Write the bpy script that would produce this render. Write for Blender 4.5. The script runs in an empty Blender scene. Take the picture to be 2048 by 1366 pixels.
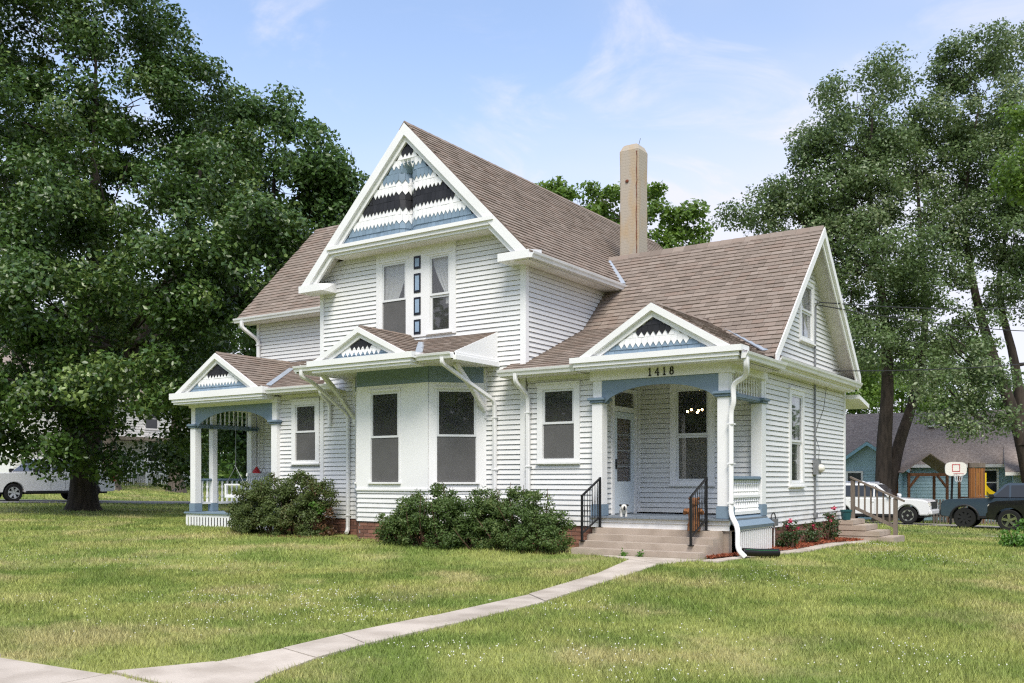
import bpy, bmesh, math, random
import numpy as np
from mathutils import Vector, Matrix
R = math.radians
rnd = random.Random(7)
sc = bpy.context.scene
col = sc.collection

# ------------------------------------------------------------------ camera, sky, sun, exposure
CAM = (10.489, -15.965, 1.5)
FOC = 1881.0                                   # focal length in pixels of a 2048 wide picture
YAW = math.atan2(.5606, .8281)
cd = bpy.data.cameras.new('camera'); cam = bpy.data.objects.new('camera', cd); col.objects.link(cam)
cd.sensor_width = 36; cd.lens = FOC / 2048 * 36; cd.shift_y = 277 / 2048
cd.clip_start = .1; cd.clip_end = 3000
cam.location = CAM; cam.rotation_euler = (R(90), 0, YAW)
sc.camera = cam
SUN_EL, SUN_AZ = R(54), R(146)                 # azimuth clockwise from +Y
sd = bpy.data.lights.new('sun', 'SUN'); sun = bpy.data.objects.new('sun', sd); col.objects.link(sun)
sd.energy = 2.05; sd.angle = R(24); sd.color = (1, .94, .84)
sv = Vector((math.sin(SUN_AZ) * math.cos(SUN_EL), math.cos(SUN_AZ) * math.cos(SUN_EL), math.sin(SUN_EL)))
sun.rotation_euler = sv.to_track_quat('Z', 'Y').to_euler(); sun.location = (20, -30, 40)
wd = bpy.data.worlds.new('World'); sc.world = wd; wd.use_nodes = True
def world():
    nt = wd.node_tree; nt.nodes.clear(); N = nt.nodes.new; L = nt.links.new
    out = N('ShaderNodeOutputWorld'); bg = N('ShaderNodeBackground'); L(bg.outputs[0], out.inputs[0])
    sky = N('ShaderNodeTexSky'); sky.sky_type = 'NISHITA'; sky.sun_disc = False
    sky.sun_elevation = SUN_EL; sky.sun_rotation = SUN_AZ; sky.air_density = 1.0; sky.dust_density = .9; sky.ozone_density = 2.2
    tc = N('ShaderNodeTexCoord'); sep = N('ShaderNodeSeparateXYZ'); L(tc.outputs['Generated'], sep.inputs[0])
    def m(op, a, b=None):
        n = N('ShaderNodeMath'); n.operation = op
        for i, x in enumerate((a, b)):
            if x is None: continue
            if isinstance(x, (int, float)): n.inputs[i].default_value = x
            else: L(x, n.inputs[i])
        return n.outputs[0]
    zz = m('ADD', m('MAXIMUM', sep.outputs[2], 0.0), .10)
    cb = N('ShaderNodeCombineXYZ'); L(m('DIVIDE', sep.outputs[0], zz), cb.inputs[0]); L(m('DIVIDE', sep.outputs[1], zz), cb.inputs[1])
    def noise(scale, detail, rough, dist, off):
        mp = N('ShaderNodeMapping'); mp.inputs['Location'].default_value = off; L(cb.outputs[0], mp.inputs[0])
        n = N('ShaderNodeTexNoise'); n.inputs['Scale'].default_value = scale; n.inputs['Detail'].default_value = detail
        n.inputs['Roughness'].default_value = rough; n.inputs['Distortion'].default_value = dist; L(mp.outputs[0], n.inputs[0]); return n.outputs[0]
    def ramp(x, a, b):
        r = N('ShaderNodeMapRange'); r.interpolation_type = 'SMOOTHSTEP'; r.inputs[1].default_value = a; r.inputs[2].default_value = b; L(x, r.inputs[0]); return r.outputs[0]
    broad = ramp(noise(.55, 4, .5, .3, (3.1, 1.7, 0)), .36, .66)
    wisps = ramp(noise(2.3, 8, .6, .8, (4.4, 9.1, 0)), .47, .70)
    hor = ramp(sep.outputs[2], .46, .10)                      # thin high cloud stacks up towards the horizon
    f = m('MINIMUM', m('ADD', m('ADD', m('MULTIPLY', broad, .40), m('MULTIPLY', wisps, .42)), m('ADD', m('MULTIPLY', hor, .56), .13)), .93)
    mx = N('ShaderNodeMix'); mx.data_type = 'RGBA'; L(f, mx.inputs[0]); L(sky.outputs[0], mx.inputs[6]); mx.inputs[7].default_value = (3.35, 3.34, 3.75, 1)
    L(mx.outputs[2], bg.inputs[0]); bg.inputs[1].default_value = .148
world()
vs = sc.view_settings; vs.view_transform = 'Standard'; vs.look = 'None'; vs.exposure = .92; vs.gamma = 1; vs.use_curve_mapping = False
sc.cycles.max_bounces = 6; sc.cycles.transparent_max_bounces = 12; sc.cycles.diffuse_bounces = 3; sc.cycles.glossy_bounces = 3
sc.cycles.use_denoising = False; sc.cycles.use_adaptive_sampling = False; sc.cycles.filter_width = 1.25
sc.cycles.caustics_reflective = False; sc.cycles.caustics_refractive = False; sc.cycles.sample_clamp_indirect = 2

# ------------------------------------------------------------------ materials
MT = {}
def mat(name, c, rough=.6, var=.0, scale=8., c2=None, bump=0., bscale=60., metal=0., spec=.35, rand=0., rand_c=None, stretch=None, emit=None, coat=0., vmask=(.4, .65), det=5):
    """principled material; c2 mixed in by noise (var = how far), rand = brightness spread from piece to piece"""
    m = bpy.data.materials.new(name); m.use_nodes = True; nt = m.node_tree; N = nt.nodes.new; L = nt.links.new
    b = nt.nodes['Principled BSDF']; b.inputs['Roughness'].default_value = rough; b.inputs['Metallic'].default_value = metal
    b.inputs['Specular IOR Level'].default_value = spec; b.inputs['Coat Weight'].default_value = coat
    rgb = (*c, 1); src = None
    geo = N('ShaderNodeNewGeometry')
    def vec():
        if stretch:
            mp = N('ShaderNodeMapping'); mp.inputs['Scale'].default_value = stretch; L(geo.outputs['Position'], mp.inputs[0]); return mp.outputs[0]
        return geo.outputs['Position']
    if var:
        n = N('ShaderNodeTexNoise'); n.inputs['Scale'].default_value = scale; n.inputs['Detail'].default_value = det; L(vec(), n.inputs[0])
        mr = N('ShaderNodeMapRange'); mr.inputs[1].default_value = vmask[0]; mr.inputs[2].default_value = vmask[1]; mr.inputs[4].default_value = var; L(n.outputs[0], mr.inputs[0])
        mx = N('ShaderNodeMix'); mx.data_type = 'RGBA'; mx.inputs[6].default_value = rgb; mx.inputs[7].default_value = (*(c2 or tuple(x * .6 for x in c)), 1); L(mr.outputs[0], mx.inputs[0]); src = mx.outputs[2]
    if rand:
        oi = N('ShaderNodeObjectInfo'); ad = N('ShaderNodeMath'); ad.operation = 'ADD'; L(oi.outputs['Random'], ad.inputs[0]); L(geo.outputs['Random Per Island'], ad.inputs[1])
        fr = N('ShaderNodeMath'); fr.operation = 'FRACT'; L(ad.outputs[0], fr.inputs[0])
        if rand_c:
            rp = N('ShaderNodeValToRGB'); rp.color_ramp.interpolation = 'LINEAR'
            e = rp.color_ramp.elements
            for i, cc in enumerate(rand_c):
                p = i / (len(rand_c) - 1)
                el = e[i] if i < 2 else e.new(p)
                el.position = p; el.color = (*cc, 1)
            e[1].position = 1 / (len(rand_c) - 1)
            L(fr.outputs[0], rp.inputs[0])
            if src is None: src = rp.outputs[0]
            else:
                mm = N('ShaderNodeMix'); mm.data_type = 'RGBA'; mm.inputs[0].default_value = rand; L(src, mm.inputs[6]); L(rp.outputs[0], mm.inputs[7]); src = mm.outputs[2]
        else:
            mr2 = N('ShaderNodeMapRange'); mr2.inputs[3].default_value = 1 - rand; mr2.inputs[4].default_value = 1 + rand; L(fr.outputs[0], mr2.inputs[0])
            mm = N('ShaderNodeVectorMath'); mm.operation = 'SCALE'; L(mr2.outputs[0], mm.inputs['Scale'])
            if src is None: mm.inputs[0].default_value = c
            else: L(src, mm.inputs[0])
            src = mm.outputs[0]
    if src is None: b.inputs['Base Color'].default_value = rgb
    else: L(src, b.inputs['Base Color'])
    if bump:
        n2 = N('ShaderNodeTexNoise'); n2.inputs['Scale'].default_value = bscale; n2.inputs['Detail'].default_value = 4; L(vec(), n2.inputs[0])
        bp = N('ShaderNodeBump'); bp.inputs['Strength'].default_value = bump; bp.inputs['Distance'].default_value = .02; L(n2.outputs[0], bp.inputs['Height']); L(bp.outputs[0], b.inputs['Normal'])
    if emit:
        b.inputs['Emission Color'].default_value = (*emit[0], 1); b.inputs['Emission Strength'].default_value = emit[1]
    MT[name] = m
    return m
def leafmat(name, cols, trans=.3, gloss=.45, nscale=.35, dark=.35):
    """leaf: colour differs from leaf to leaf and drifts over the crown; lets some light through"""
    m = bpy.data.materials.new(name); m.use_nodes = True; nt = m.node_tree; N = nt.nodes.new; L = nt.links.new
    b = nt.nodes['Principled BSDF']; out = nt.nodes['Material Output']
    geo = N('ShaderNodeNewGeometry'); n = N('ShaderNodeTexNoise'); n.inputs['Scale'].default_value = nscale; n.inputs['Detail'].default_value = 3; L(geo.outputs['Position'], n.inputs[0])
    ad = N('ShaderNodeMath'); ad.operation = 'MULTIPLY_ADD'; ad.inputs[1].default_value = .62; L(geo.outputs['Random Per Island'], ad.inputs[0])
    sb = N('ShaderNodeMath'); sb.operation = 'MULTIPLY_ADD'; sb.inputs[1].default_value = 1.5; sb.inputs[2].default_value = -.55; L(n.outputs[0], sb.inputs[0]); L(sb.outputs[0], ad.inputs[2])
    rp = N('ShaderNodeValToRGB'); e = rp.color_ramp.elements
    for i, cc in enumerate(cols):
        p = i / (len(cols) - 1)
        el = e[i] if i < 2 else e.new(p)
        el.color = (*cc, 1)
    for i, el in enumerate(e): el.position = i / (len(cols) - 1)
    L(ad.outputs[0], rp.inputs[0]); L(rp.outputs[0], b.inputs['Base Color'])
    b.inputs['Roughness'].default_value = gloss; b.inputs['Specular IOR Level'].default_value = .5
    tr = N('ShaderNodeBsdfTranslucent'); hs = N('ShaderNodeHueSaturation'); hs.inputs['Hue'].default_value = .485; hs.inputs['Value'].default_value = 1.5; L(rp.outputs[0], hs.inputs['Color']); L(hs.outputs[0], tr.inputs[0])
    mx = N('ShaderNodeMixShader'); mx.inputs[0].default_value = trans; L(b.outputs[0], mx.inputs[1]); L(tr.outputs[0], mx.inputs[2]); L(mx.outputs[0], out.inputs[0])
    MT[name] = m
    return m
def glassmat(name, refl=.06, tint=(.55, .58, .58), rough=.02, screen=0., screen_c=(.2, .2, .2)):
    """thin window glass: see-through, mirror-like at the surface; screen = share of flat grey, insect mesh on the screens"""
    m = bpy.data.materials.new(name); m.use_nodes = True; nt = m.node_tree; nt.nodes.clear(); N = nt.nodes.new; L = nt.links.new
    out = N('ShaderNodeOutputMaterial'); t = N('ShaderNodeBsdfTransparent'); t.inputs[0].default_value = (*tint, 1)
    g = N('ShaderNodeBsdfGlossy'); g.inputs['Roughness'].default_value = rough
    lw = N('ShaderNodeLayerWeight'); lw.inputs[0].default_value = .5; pw = N('ShaderNodeMath'); pw.operation = 'POWER'; pw.inputs[1].default_value = 5; L(lw.outputs['Facing'], pw.inputs[0])
    fr = N('ShaderNodeMath'); fr.operation = 'MULTIPLY_ADD'; fr.inputs[1].default_value = .96; fr.inputs[2].default_value = .04; L(pw.outputs[0], fr.inputs[0])
    ad = N('ShaderNodeMath'); ad.operation = 'MULTIPLY'; ad.use_clamp = True; ad.inputs[1].default_value = refl; L(fr.outputs[0], ad.inputs[0])
    mx = N('ShaderNodeMixShader'); L(ad.outputs[0], mx.inputs[0]); L(t.outputs[0], mx.inputs[1]); L(g.outputs[0], mx.inputs[2]); last = mx
    if screen:
        d = N('ShaderNodeBsdfDiffuse')
        geo = N('ShaderNodeNewGeometry'); n = N('ShaderNodeTexNoise'); n.inputs['Scale'].default_value = 2.5; n.inputs['Detail'].default_value = 3; L(geo.outputs['Position'], n.inputs[0])
        mr = N('ShaderNodeMapRange'); mr.inputs[3].default_value = .8; mr.inputs[4].default_value = 1.2; L(n.outputs[0], mr.inputs[0])
        sc_ = N('ShaderNodeVectorMath'); sc_.operation = 'SCALE'; sc_.inputs[0].default_value = screen_c; L(mr.outputs[0], sc_.inputs['Scale']); L(sc_.outputs[0], d.inputs[0])
        m2 = N('ShaderNodeMixShader'); m2.inputs[0].default_value = screen; L(mx.outputs[0], m2.inputs[1]); L(d.outputs[0], m2.inputs[2]); last = m2
    L(last.outputs[0], out.inputs[0]); MT[name] = m
    return m

mat('vinyl', (.755, .755, .74), .5, var=.5, scale=.9, c2=(.68, .685, .665), bump=.04, bscale=30, rand=.02, stretch=(1, 1, .35))
mat('white', (.83, .83, .825), .5, var=.35, scale=1.6, c2=(.76, .76, .745), bump=.05, bscale=25)
mat('soffit', (.78, .76, .71), .6, var=.3, scale=2)
mat('gutter', (.82, .82, .82), .38, var=.5, scale=2.2, c2=(.68, .68, .67), stretch=(1, 1, .2))
mat('blue', (.185, .255, .325), .5, var=.35, scale=3, c2=(.225, .295, .36), bump=.06, bscale=40)
mat('floorpaint', (.17, .20, .235), .45, var=.5, scale=5, c2=(.22, .245, .27))
mat('shk_blue', (.19, .265, .34), .6, rand=.12, bump=.15, bscale=50)
mat('shk_white', (.82, .82, .82), .6, rand=.035, bump=.1, bscale=50)
mat('shk_black', (.017, .017, .020), .55, rand=.3, bump=.15, bscale=50)
mat('dark', (.035, .033, .03), .9, spec=.1)  # near black colour stands in for unlit rooms and shaded gaps
mat('shingle', (.235, .19, .155), .92, var=.6, scale=38, c2=(.32, .27, .23), spec=.1, bump=.25, bscale=180, rand=.6,
    rand_c=[(.160, .130, .108), (.25, .205, .17), (.195, .16, .134), (.315, .262, .222), (.225, .165, .132), (.265, .218, .182)])
mat('deck', (.17, .13, .115), .95, spec=.05)
mat('flash', (.50, .56, .63), .35, metal=.4, var=.5, scale=4, c2=(.38, .42, .47))
mat('brick', (.24, .115, .08), .85, var=.5, scale=14, c2=(.18, .09, .07), rand=.35, bump=.3, bscale=60)
mat('mortar', (.27, .235, .21), .95, bump=.3)
mat('stucco', (.42, .365, .315), .9, var=.75, scale=1.3, c2=(.46, .31, .18), bump=.3, bscale=22, stretch=(1.6, 1.6, .7), vmask=(.46, .72))
mat('rust', (.16, .05, .025), .9)
mat('concrete', (.43, .36, .295), .9, var=.7, scale=2.8, c2=(.32, .26, .205), bump=.25, bscale=45)
mat('pathcon', (.53, .465, .39), .9, var=.9, scale=2.2, c2=(.38, .325, .265), bump=.35, bscale=50, rand=.07, det=9)
mat('iron', (.012, .012, .013), .45)
mat('plastic_black', (.01, .01, .011), .42)
mat('green_line', (.03, .22, .08), .5)
mat('curtain', (.88, .875, .86), .9, var=.4, scale=6, c2=(.78, .77, .75))
mat('ragcurtain', (.35, .31, .25), .9, var=.5, scale=7)
mat('doorpaint', (.66, .72, .76), .4)
mat('sash', (.70, .71, .71), .45)
mat('navy', (.012, .014, .022), .4)
mat('panelblue', (.26, .36, .48), .35, var=.5, scale=12, c2=(.34, .44, .55))
mat('mulch', (.21, .055, .025), .95, var=.7, scale=30, c2=(.33, .11, .055), rand=.4, bump=.4)
mat('bark', (.055, .043, .034), .95, var=.8, scale=7, c2=(.020, .016, .013), bump=.9, bscale=16, stretch=(1, 1, .22))
mat('barkgrey', (.14, .115, .095), .95, var=.8, scale=6, c2=(.06, .05, .042), bump=.8, bscale=14, stretch=(1, 1, .2))
mat('twig', (.10, .06, .04), .9)
mat('wood_grey', (.20, .165, .135), .9, var=.7, scale=14, c2=(.12, .10, .085), stretch=(1, 1, .2), bump=.3)
mat('wood_brown', (.20, .085, .035), .8, var=.6, scale=9, c2=(.10, .045, .02))
mat('metal_grey', (.27, .28, .29), .45, metal=.5, var=.4, scale=9)
mat('asphalt', (.19, .185, .18), .95, var=.5, scale=4, c2=(.14, .135, .13), bump=.2, bscale=90)
mat('gravel', (.30, .275, .24), .95, var=.8, scale=8, c2=(.17, .16, .11), bump=.5, bscale=70)
mat('bulb', (1, .8, .5), .5, emit=((1, .60, .25), 14))
MT['bulb'].cycles.emission_sampling = 'NONE'
mat('black', (.01, .01, .01), .5)
mat('pink', (.62, .05, .13), .6, rand=.5, rand_c=[(.55, .03, .10), (.70, .09, .18), (.75, .22, .28)])
mat('ceramic_white', (.72, .69, .63), .3)
mat('bearbrown', (.26, .115, .045), .85, var=.8, scale=18, c2=(.14, .055, .025), bump=.6, bscale=45)
mat('teal', (.02, .085, .095), .3)
mat('red', (.45, .03, .04), .3)
mat('yellow', (.72, .50, .015), .4)
mat('bluehouse', (.34, .50, .57), .6, var=.3, scale=2)
mat('bluetrim', (.26, .45, .56), .5)
mat('farwhite', (.74, .74, .73), .6)
mat('shake_far', (.27, .22, .19), .95, var=.9, scale=7, c2=(.38, .32, .28), spec=.05)
mat('orange_wood', (.30, .12, .035), .7)
mat('tan_canopy', (.27, .215, .185), .85)
mat('paint_white', (.80, .80, .80), .25, coat=.6)
mat('paint_slate', (.038, .060, .085), .25, coat=.7)
mat('paint_black', (.010, .010, .011), .2, coat=.8)
mat('rubber', (.014, .014, .014), .85)
mat('alloy', (.55, .56, .57), .3, metal=.8)
mat('chrome', (.6, .6, .6), .15, metal=1)
mat('carglass', (.012, .015, .017), .06, spec=.8)
mat('lamp_clear', (.72, .70, .62), .15)
mat('lamp_red', (.42, .015, .015), .2)
mat('trimblack', (.015, .015, .016), .6)
mat('clover_white', (.72, .72, .66), .8)
glassmat('glass', 1.9, (.93, .94, .94), screen=.13, screen_c=(.22, .22, .215))  # thin flat grey veil lifts the clear panes above black
glassmat('screen', .3, (.62, .64, .64), screen=.55, screen_c=(.20, .197, .193))
leafmat('leaf_maple', [(.013, .032, .007), (.031, .072, .013), (.074, .142, .025), (.20, .28, .072)], .22, gloss=.36)
leafmat('leaf_maple_back', [(.020, .048, .011), (.046, .10, .020), (.085, .165, .034), (.17, .25, .065)], .27)
leafmat('leaf_silver', [(.030, .062, .020), (.075, .128, .040), (.15, .22, .078), (.34, .40, .22)], .32, gloss=.36)
leafmat('leaf_lime', [(.06, .12, .018), (.10, .18, .026), (.14, .24, .036), (.18, .28, .06)], .4)
leafmat('leaf_bush', [(.034, .056, .015), (.070, .105, .025), (.115, .16, .040), (.15, .145, .05)], .3, gloss=.6, nscale=1.5)
leafmat('leaf_bush_dark', [(.030, .060, .015), (.062, .112, .025), (.105, .17, .040), (.18, .23, .07)], .3, gloss=.6, nscale=1.5)
leafmat('leaf_rose', [(.025, .055, .018), (.05, .095, .026), (.075, .11, .035)], .25, nscale=3)
leafmat('leaf_weed', [(.06, .15, .02), (.10, .23, .03), (.13, .27, .05)], .35, nscale=3)
leafmat('leaf_dead', [(.09, .045, .022), (.14, .07, .035), (.10, .075, .03)], .2, nscale=3)

def grime(m):
    """splashed dirt on the lowest boards"""
    nt = MT[m].node_tree; N = nt.nodes.new; L = nt.links.new; b = nt.nodes['Principled BSDF']; src = b.inputs['Base Color'].links[0].from_socket
    g = N('ShaderNodeNewGeometry'); sp = N('ShaderNodeSeparateXYZ'); L(g.outputs['Position'], sp.inputs[0])
    r1 = N('ShaderNodeMapRange'); r1.inputs[1].default_value = 1.25; r1.inputs[2].default_value = .5; L(sp.outputs[2], r1.inputs[0])
    n = N('ShaderNodeTexNoise'); n.inputs['Scale'].default_value = 5; n.inputs['Detail'].default_value = 6; L(g.outputs['Position'], n.inputs[0])
    r2 = N('ShaderNodeMapRange'); r2.inputs[1].default_value = .38; r2.inputs[2].default_value = .7; r2.inputs[4].default_value = .55; L(n.outputs[0], r2.inputs[0])
    mu = N('ShaderNodeMath'); mu.operation = 'MULTIPLY'; L(r1.outputs[0], mu.inputs[0]); L(r2.outputs[0], mu.inputs[1])
    mx = N('ShaderNodeMix'); mx.data_type = 'RGBA'; L(mu.outputs[0], mx.inputs[0]); L(src, mx.inputs[6]); mx.inputs[7].default_value = (.46, .43, .36, 1); L(mx.outputs[2], b.inputs['Base Color'])
grime('vinyl')
def lawn_color(nt, posnode):
    """lawn colour drifting between fresh green, yellow green and straw, shared by soil sheet and blades"""
    N = nt.nodes.new; L = nt.links.new
    def nz(s, d, off, st=(1, 1, 0)):
        mp = N('ShaderNodeMapping'); mp.inputs['Location'].default_value = off; mp.inputs['Scale'].default_value = st; L(posnode, mp.inputs[0])
        n = N('ShaderNodeTexNoise'); n.inputs['Scale'].default_value = s; n.inputs['Detail'].default_value = d; n.inputs['Roughness'].default_value = .6; L(mp.outputs[0], n.inputs[0]); return n.outputs[0]
    def mr(x, a, b, c=0, d=1):
        r = N('ShaderNodeMapRange'); r.interpolation_type = 'SMOOTHSTEP'; r.inputs[1].default_value = a; r.inputs[2].default_value = b; r.inputs[3].default_value = c; r.inputs[4].default_value = d; L(x, r.inputs[0]); return r.outputs[0]
    def mix(f, a, b):
        m = N('ShaderNodeMix'); m.data_type = 'RGBA'; L(f, m.inputs[0])
        for i, x in ((6, a), (7, b)):
            if isinstance(x, tuple): m.inputs[i].default_value = (*x, 1)
            else: L(x, m.inputs[i])
        return m.outputs[2]
    g = mix(mr(nz(.55, 4, (3, 5, 0)), .38, .62), (.195, .265, .058), (.36, .385, .115))
    s = mr(nz(.42, 5, (11, 2, 0)), .50, .67, 0, .68)
    g = mix(s, g, (.53, .45, .23))
    return mix(mr(nz(2.6, 4, (1, 9, 0)), .52, .72, 0, .32), g, (.11, .19, .04))
def lawnmats():
    for name in ('lawn', 'blade'):
        m = bpy.data.materials.new(name); m.use_nodes = True; nt = m.node_tree; N = nt.nodes.new; L = nt.links.new
        b = nt.nodes['Principled BSDF']; geo = N('ShaderNodeNewGeometry'); c = lawn_color(nt, geo.outputs['Position'])
        b.inputs['Roughness'].default_value = .8 if name == 'lawn' else .55; b.inputs['Specular IOR Level'].default_value = .12 if name == 'lawn' else .3
        if name == 'lawn':
            mx = N('ShaderNodeMix'); mx.data_type = 'RGBA'; mx.inputs[0].default_value = .35; L(c, mx.inputs[6]); mx.inputs[7].default_value = (.12, .14, .045, 1)
            L(mx.outputs[2], b.inputs['Base Color'])
            n2 = N('ShaderNodeTexNoise'); n2.inputs['Scale'].default_value = 30; n2.inputs['Detail'].default_value = 5; L(geo.outputs['Position'], n2.inputs[0])
            bp = N('ShaderNodeBump'); bp.inputs['Strength'].default_value = .7; bp.inputs['Distance'].default_value = .04; L(n2.outputs[0], bp.inputs['Height']); L(bp.outputs[0], b.inputs['Normal'])
        else:
            mr = N('ShaderNodeMapRange'); mr.inputs[3].default_value = .45; mr.inputs[4].default_value = 1.7; L(geo.outputs['Random Per Island'], mr.inputs[0])
            vm = N('ShaderNodeVectorMath'); vm.operation = 'SCALE'; L(c, vm.inputs[0]); L(mr.outputs[0], vm.inputs['Scale']); L(vm.outputs[0], b.inputs['Base Color'])
            tr = N('ShaderNodeBsdfTranslucent'); L(vm.outputs[0], tr.inputs[0]); mx = N('ShaderNodeMixShader'); mx.inputs[0].default_value = .3
            L(b.outputs[0], mx.inputs[1]); L(tr.outputs[0], mx.inputs[2]); L(mx.outputs[0], nt.nodes['Material Output'].inputs[0])
        MT[name] = m
lawnmats()

# ------------------------------------------------------------------ helpers
def tag(o, label=None, cat=None, group=None, kind=None):
    for k, v in (('label', label), ('category', cat), ('group', group), ('kind', kind)):
        if v: o[k] = v
    return o
def empty(name, loc=(0, 0, 0), rz=0., label=None, cat=None, group=None):
    o = bpy.data.objects.new(name, None); col.objects.link(o); o.location = loc; o.rotation_euler = (0, 0, rz); o.empty_display_size = .2
    return tag(o, label, cat, group)
def link(name, me, parent=None, m=None):
    o = bpy.data.objects.new(name, me); col.objects.link(o)
    if parent is not None: o.parent = parent
    return o
class MB:
    """collects shapes for ONE mesh object; fr = frame mapping (s, n, z) to the world"""
    def __init__(s, fr=None): s.v = []; s.f = []; s.fr = fr
    def add(s, vs, fs):
        b = len(s.v)
        s.v += [tuple(s.fr(*p)) if s.fr else tuple(p) for p in vs]; s.f += [tuple(i + b for i in q) for q in fs]; return s
    def box(s, x0, x1, y0, y1, z0, z1):
        return s.add([(x0, y0, z0), (x1, y0, z0), (x1, y1, z0), (x0, y1, z0), (x0, y0, z1), (x1, y0, z1), (x1, y1, z1), (x0, y1, z1)],
                     [(0, 3, 2, 1), (4, 5, 6, 7), (0, 1, 5, 4), (1, 2, 6, 5), (2, 3, 7, 6), (3, 0, 4, 7)])
    def hexa(s, p): return s.add(p, [(0, 3, 2, 1), (4, 5, 6, 7), (0, 1, 5, 4), (1, 2, 6, 5), (2, 3, 7, 6), (3, 0, 4, 7)])
    def prism(s, poly, vec):
        n = len(poly); v = Vector(vec); q = [tuple(Vector(p) + v) for p in poly]
        return s.add(list(poly) + q, [tuple(range(n - 1, -1, -1)), tuple(range(n, 2 * n))] + [(i, (i + 1) % n, n + (i + 1) % n, n + i) for i in range(n)])
    def tube(s, path, rad, n=8, cap=True, sect=None):
        pts = [Vector(p) for p in path]; k = len(pts); rad = rad if isinstance(rad, (list, tuple)) else [rad] * k
        rings = []; prev = None
        for i, p in enumerate(pts):
            t = (pts[min(i + 1, k - 1)] - pts[max(i - 1, 0)]).normalized()
            if prev is None:
                a = Vector((0, 0, 1)) if abs(t.z) < .95 else Vector((1, 0, 0))
                x = a.cross(t).normalized()
            else: x = (prev - t * prev.dot(t)).normalized()
            prev = x; y = t.cross(x)
            if sect: rings.append([p + x * a * rad[i] + y * b * rad[i] for a, b in sect])
            else: rings.append([p + (x * math.cos(2 * math.pi * j / n) + y * math.sin(2 * math.pi * j / n)) * rad[i] for j in range(n)])
        n = len(rings[0]); vs = [q for r in rings for q in r]
        fs = [(i * n + j, i * n + (j + 1) % n, (i + 1) * n + (j + 1) % n, (i + 1) * n + j) for i in range(k - 1) for j in range(n)]
        if cap: fs += [tuple(range(n - 1, -1, -1)), tuple((k - 1) * n + j for j in range(n))]
        return s.add(vs, fs)
    def lathe(s, prof, o=(0, 0, 0), n=10, axis='z', cap=True):
        vs = []
        for r_, h in prof:
            for j in range(n):
                a = 2 * math.pi * j / n; x, y = r_ * math.cos(a), r_ * math.sin(a)
                vs.append((o[0] + x, o[1] + y, o[2] + h) if axis == 'z' else (o[0] + x, o[1] + h, o[2] + y) if axis == 'y' else (o[0] + h, o[1] + x, o[2] + y))
        k = len(prof)
        return s.add(vs, [(i * n + j, i * n + (j + 1) % n, (i + 1) * n + (j + 1) % n, (i + 1) * n + j) for i in range(k - 1) for j in range(n)] + ([tuple(range(n - 1, -1, -1)), tuple((k - 1) * n + j for j in range(n))] if cap else []))
    def ball(s, o, r, n=10, m=6, sc=(1, 1, 1)):
        pr = [(math.sin(math.pi * i / m), -math.cos(math.pi * i / m)) for i in range(m + 1)]
        vs = [(o[0] + r * sc[0] * a * math.cos(2 * math.pi * j / n), o[1] + r * sc[1] * a * math.sin(2 * math.pi * j / n), o[2] + r * sc[2] * b) for a, b in pr for j in range(n)]
        return s.add(vs, [(i * n + j, i * n + (j + 1) % n, (i + 1) * n + (j + 1) % n, (i + 1) * n + j) for i in range(m) for j in range(n)])
    def mesh(s, name, m, smooth=False, bevel=0.):
        me = bpy.data.meshes.new(name); me.from_pydata(s.v, [], s.f)
        bm = bmesh.new(); bm.from_mesh(me)
        bmesh.ops.remove_doubles(bm, verts=bm.verts, dist=1e-5) if smooth else None
        bmesh.ops.recalc_face_normals(bm, faces=bm.faces)
        if bevel: bmesh.ops.bevel(bm, geom=[e for e in bm.edges if len(e.link_faces) == 2 and e.calc_face_angle(0) > .5], offset=bevel, segments=2, affect='EDGES', clamp_overlap=True)
        bm.to_mesh(me); bm.free()
        if smooth: me.shade_smooth(); me.set_sharp_from_angle(angle=R(40))
        if m: me.materials.append(MT[m])
        return me
    def build(s, name, m, parent=None, smooth=False, bevel=0., **kw):
        return tag(link(name, s.mesh(name, m, smooth, bevel), parent), **kw)
def frame(ox, oy, ang):
    """wall frame: s runs along the wall (angle from +X), n points outward (to the right of s), z up"""
    c, s_ = math.cos(ang), math.sin(ang)
    f = lambda s, n, z: (ox + s * c + n * s_, oy + s * s_ - n * c, z)
    return f
def copytree(o, parent=None):
    c = o.copy(); col.objects.link(c); c.parent = parent
    for ch in o.children: copytree(ch, c)
    return c
CD = Vector((-.5606, .8281, 0)); CR = Vector((.8281, .5606, 0)); CV = Vector(CAM)
def atD(u, v, D):
    """world point for a place in the 2048 x 1366 picture at a given depth"""
    return CV + CD * D + CR * ((u - 1024) / FOC * D) + Vector((0, 0, (960 - v) / FOC * D))
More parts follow.
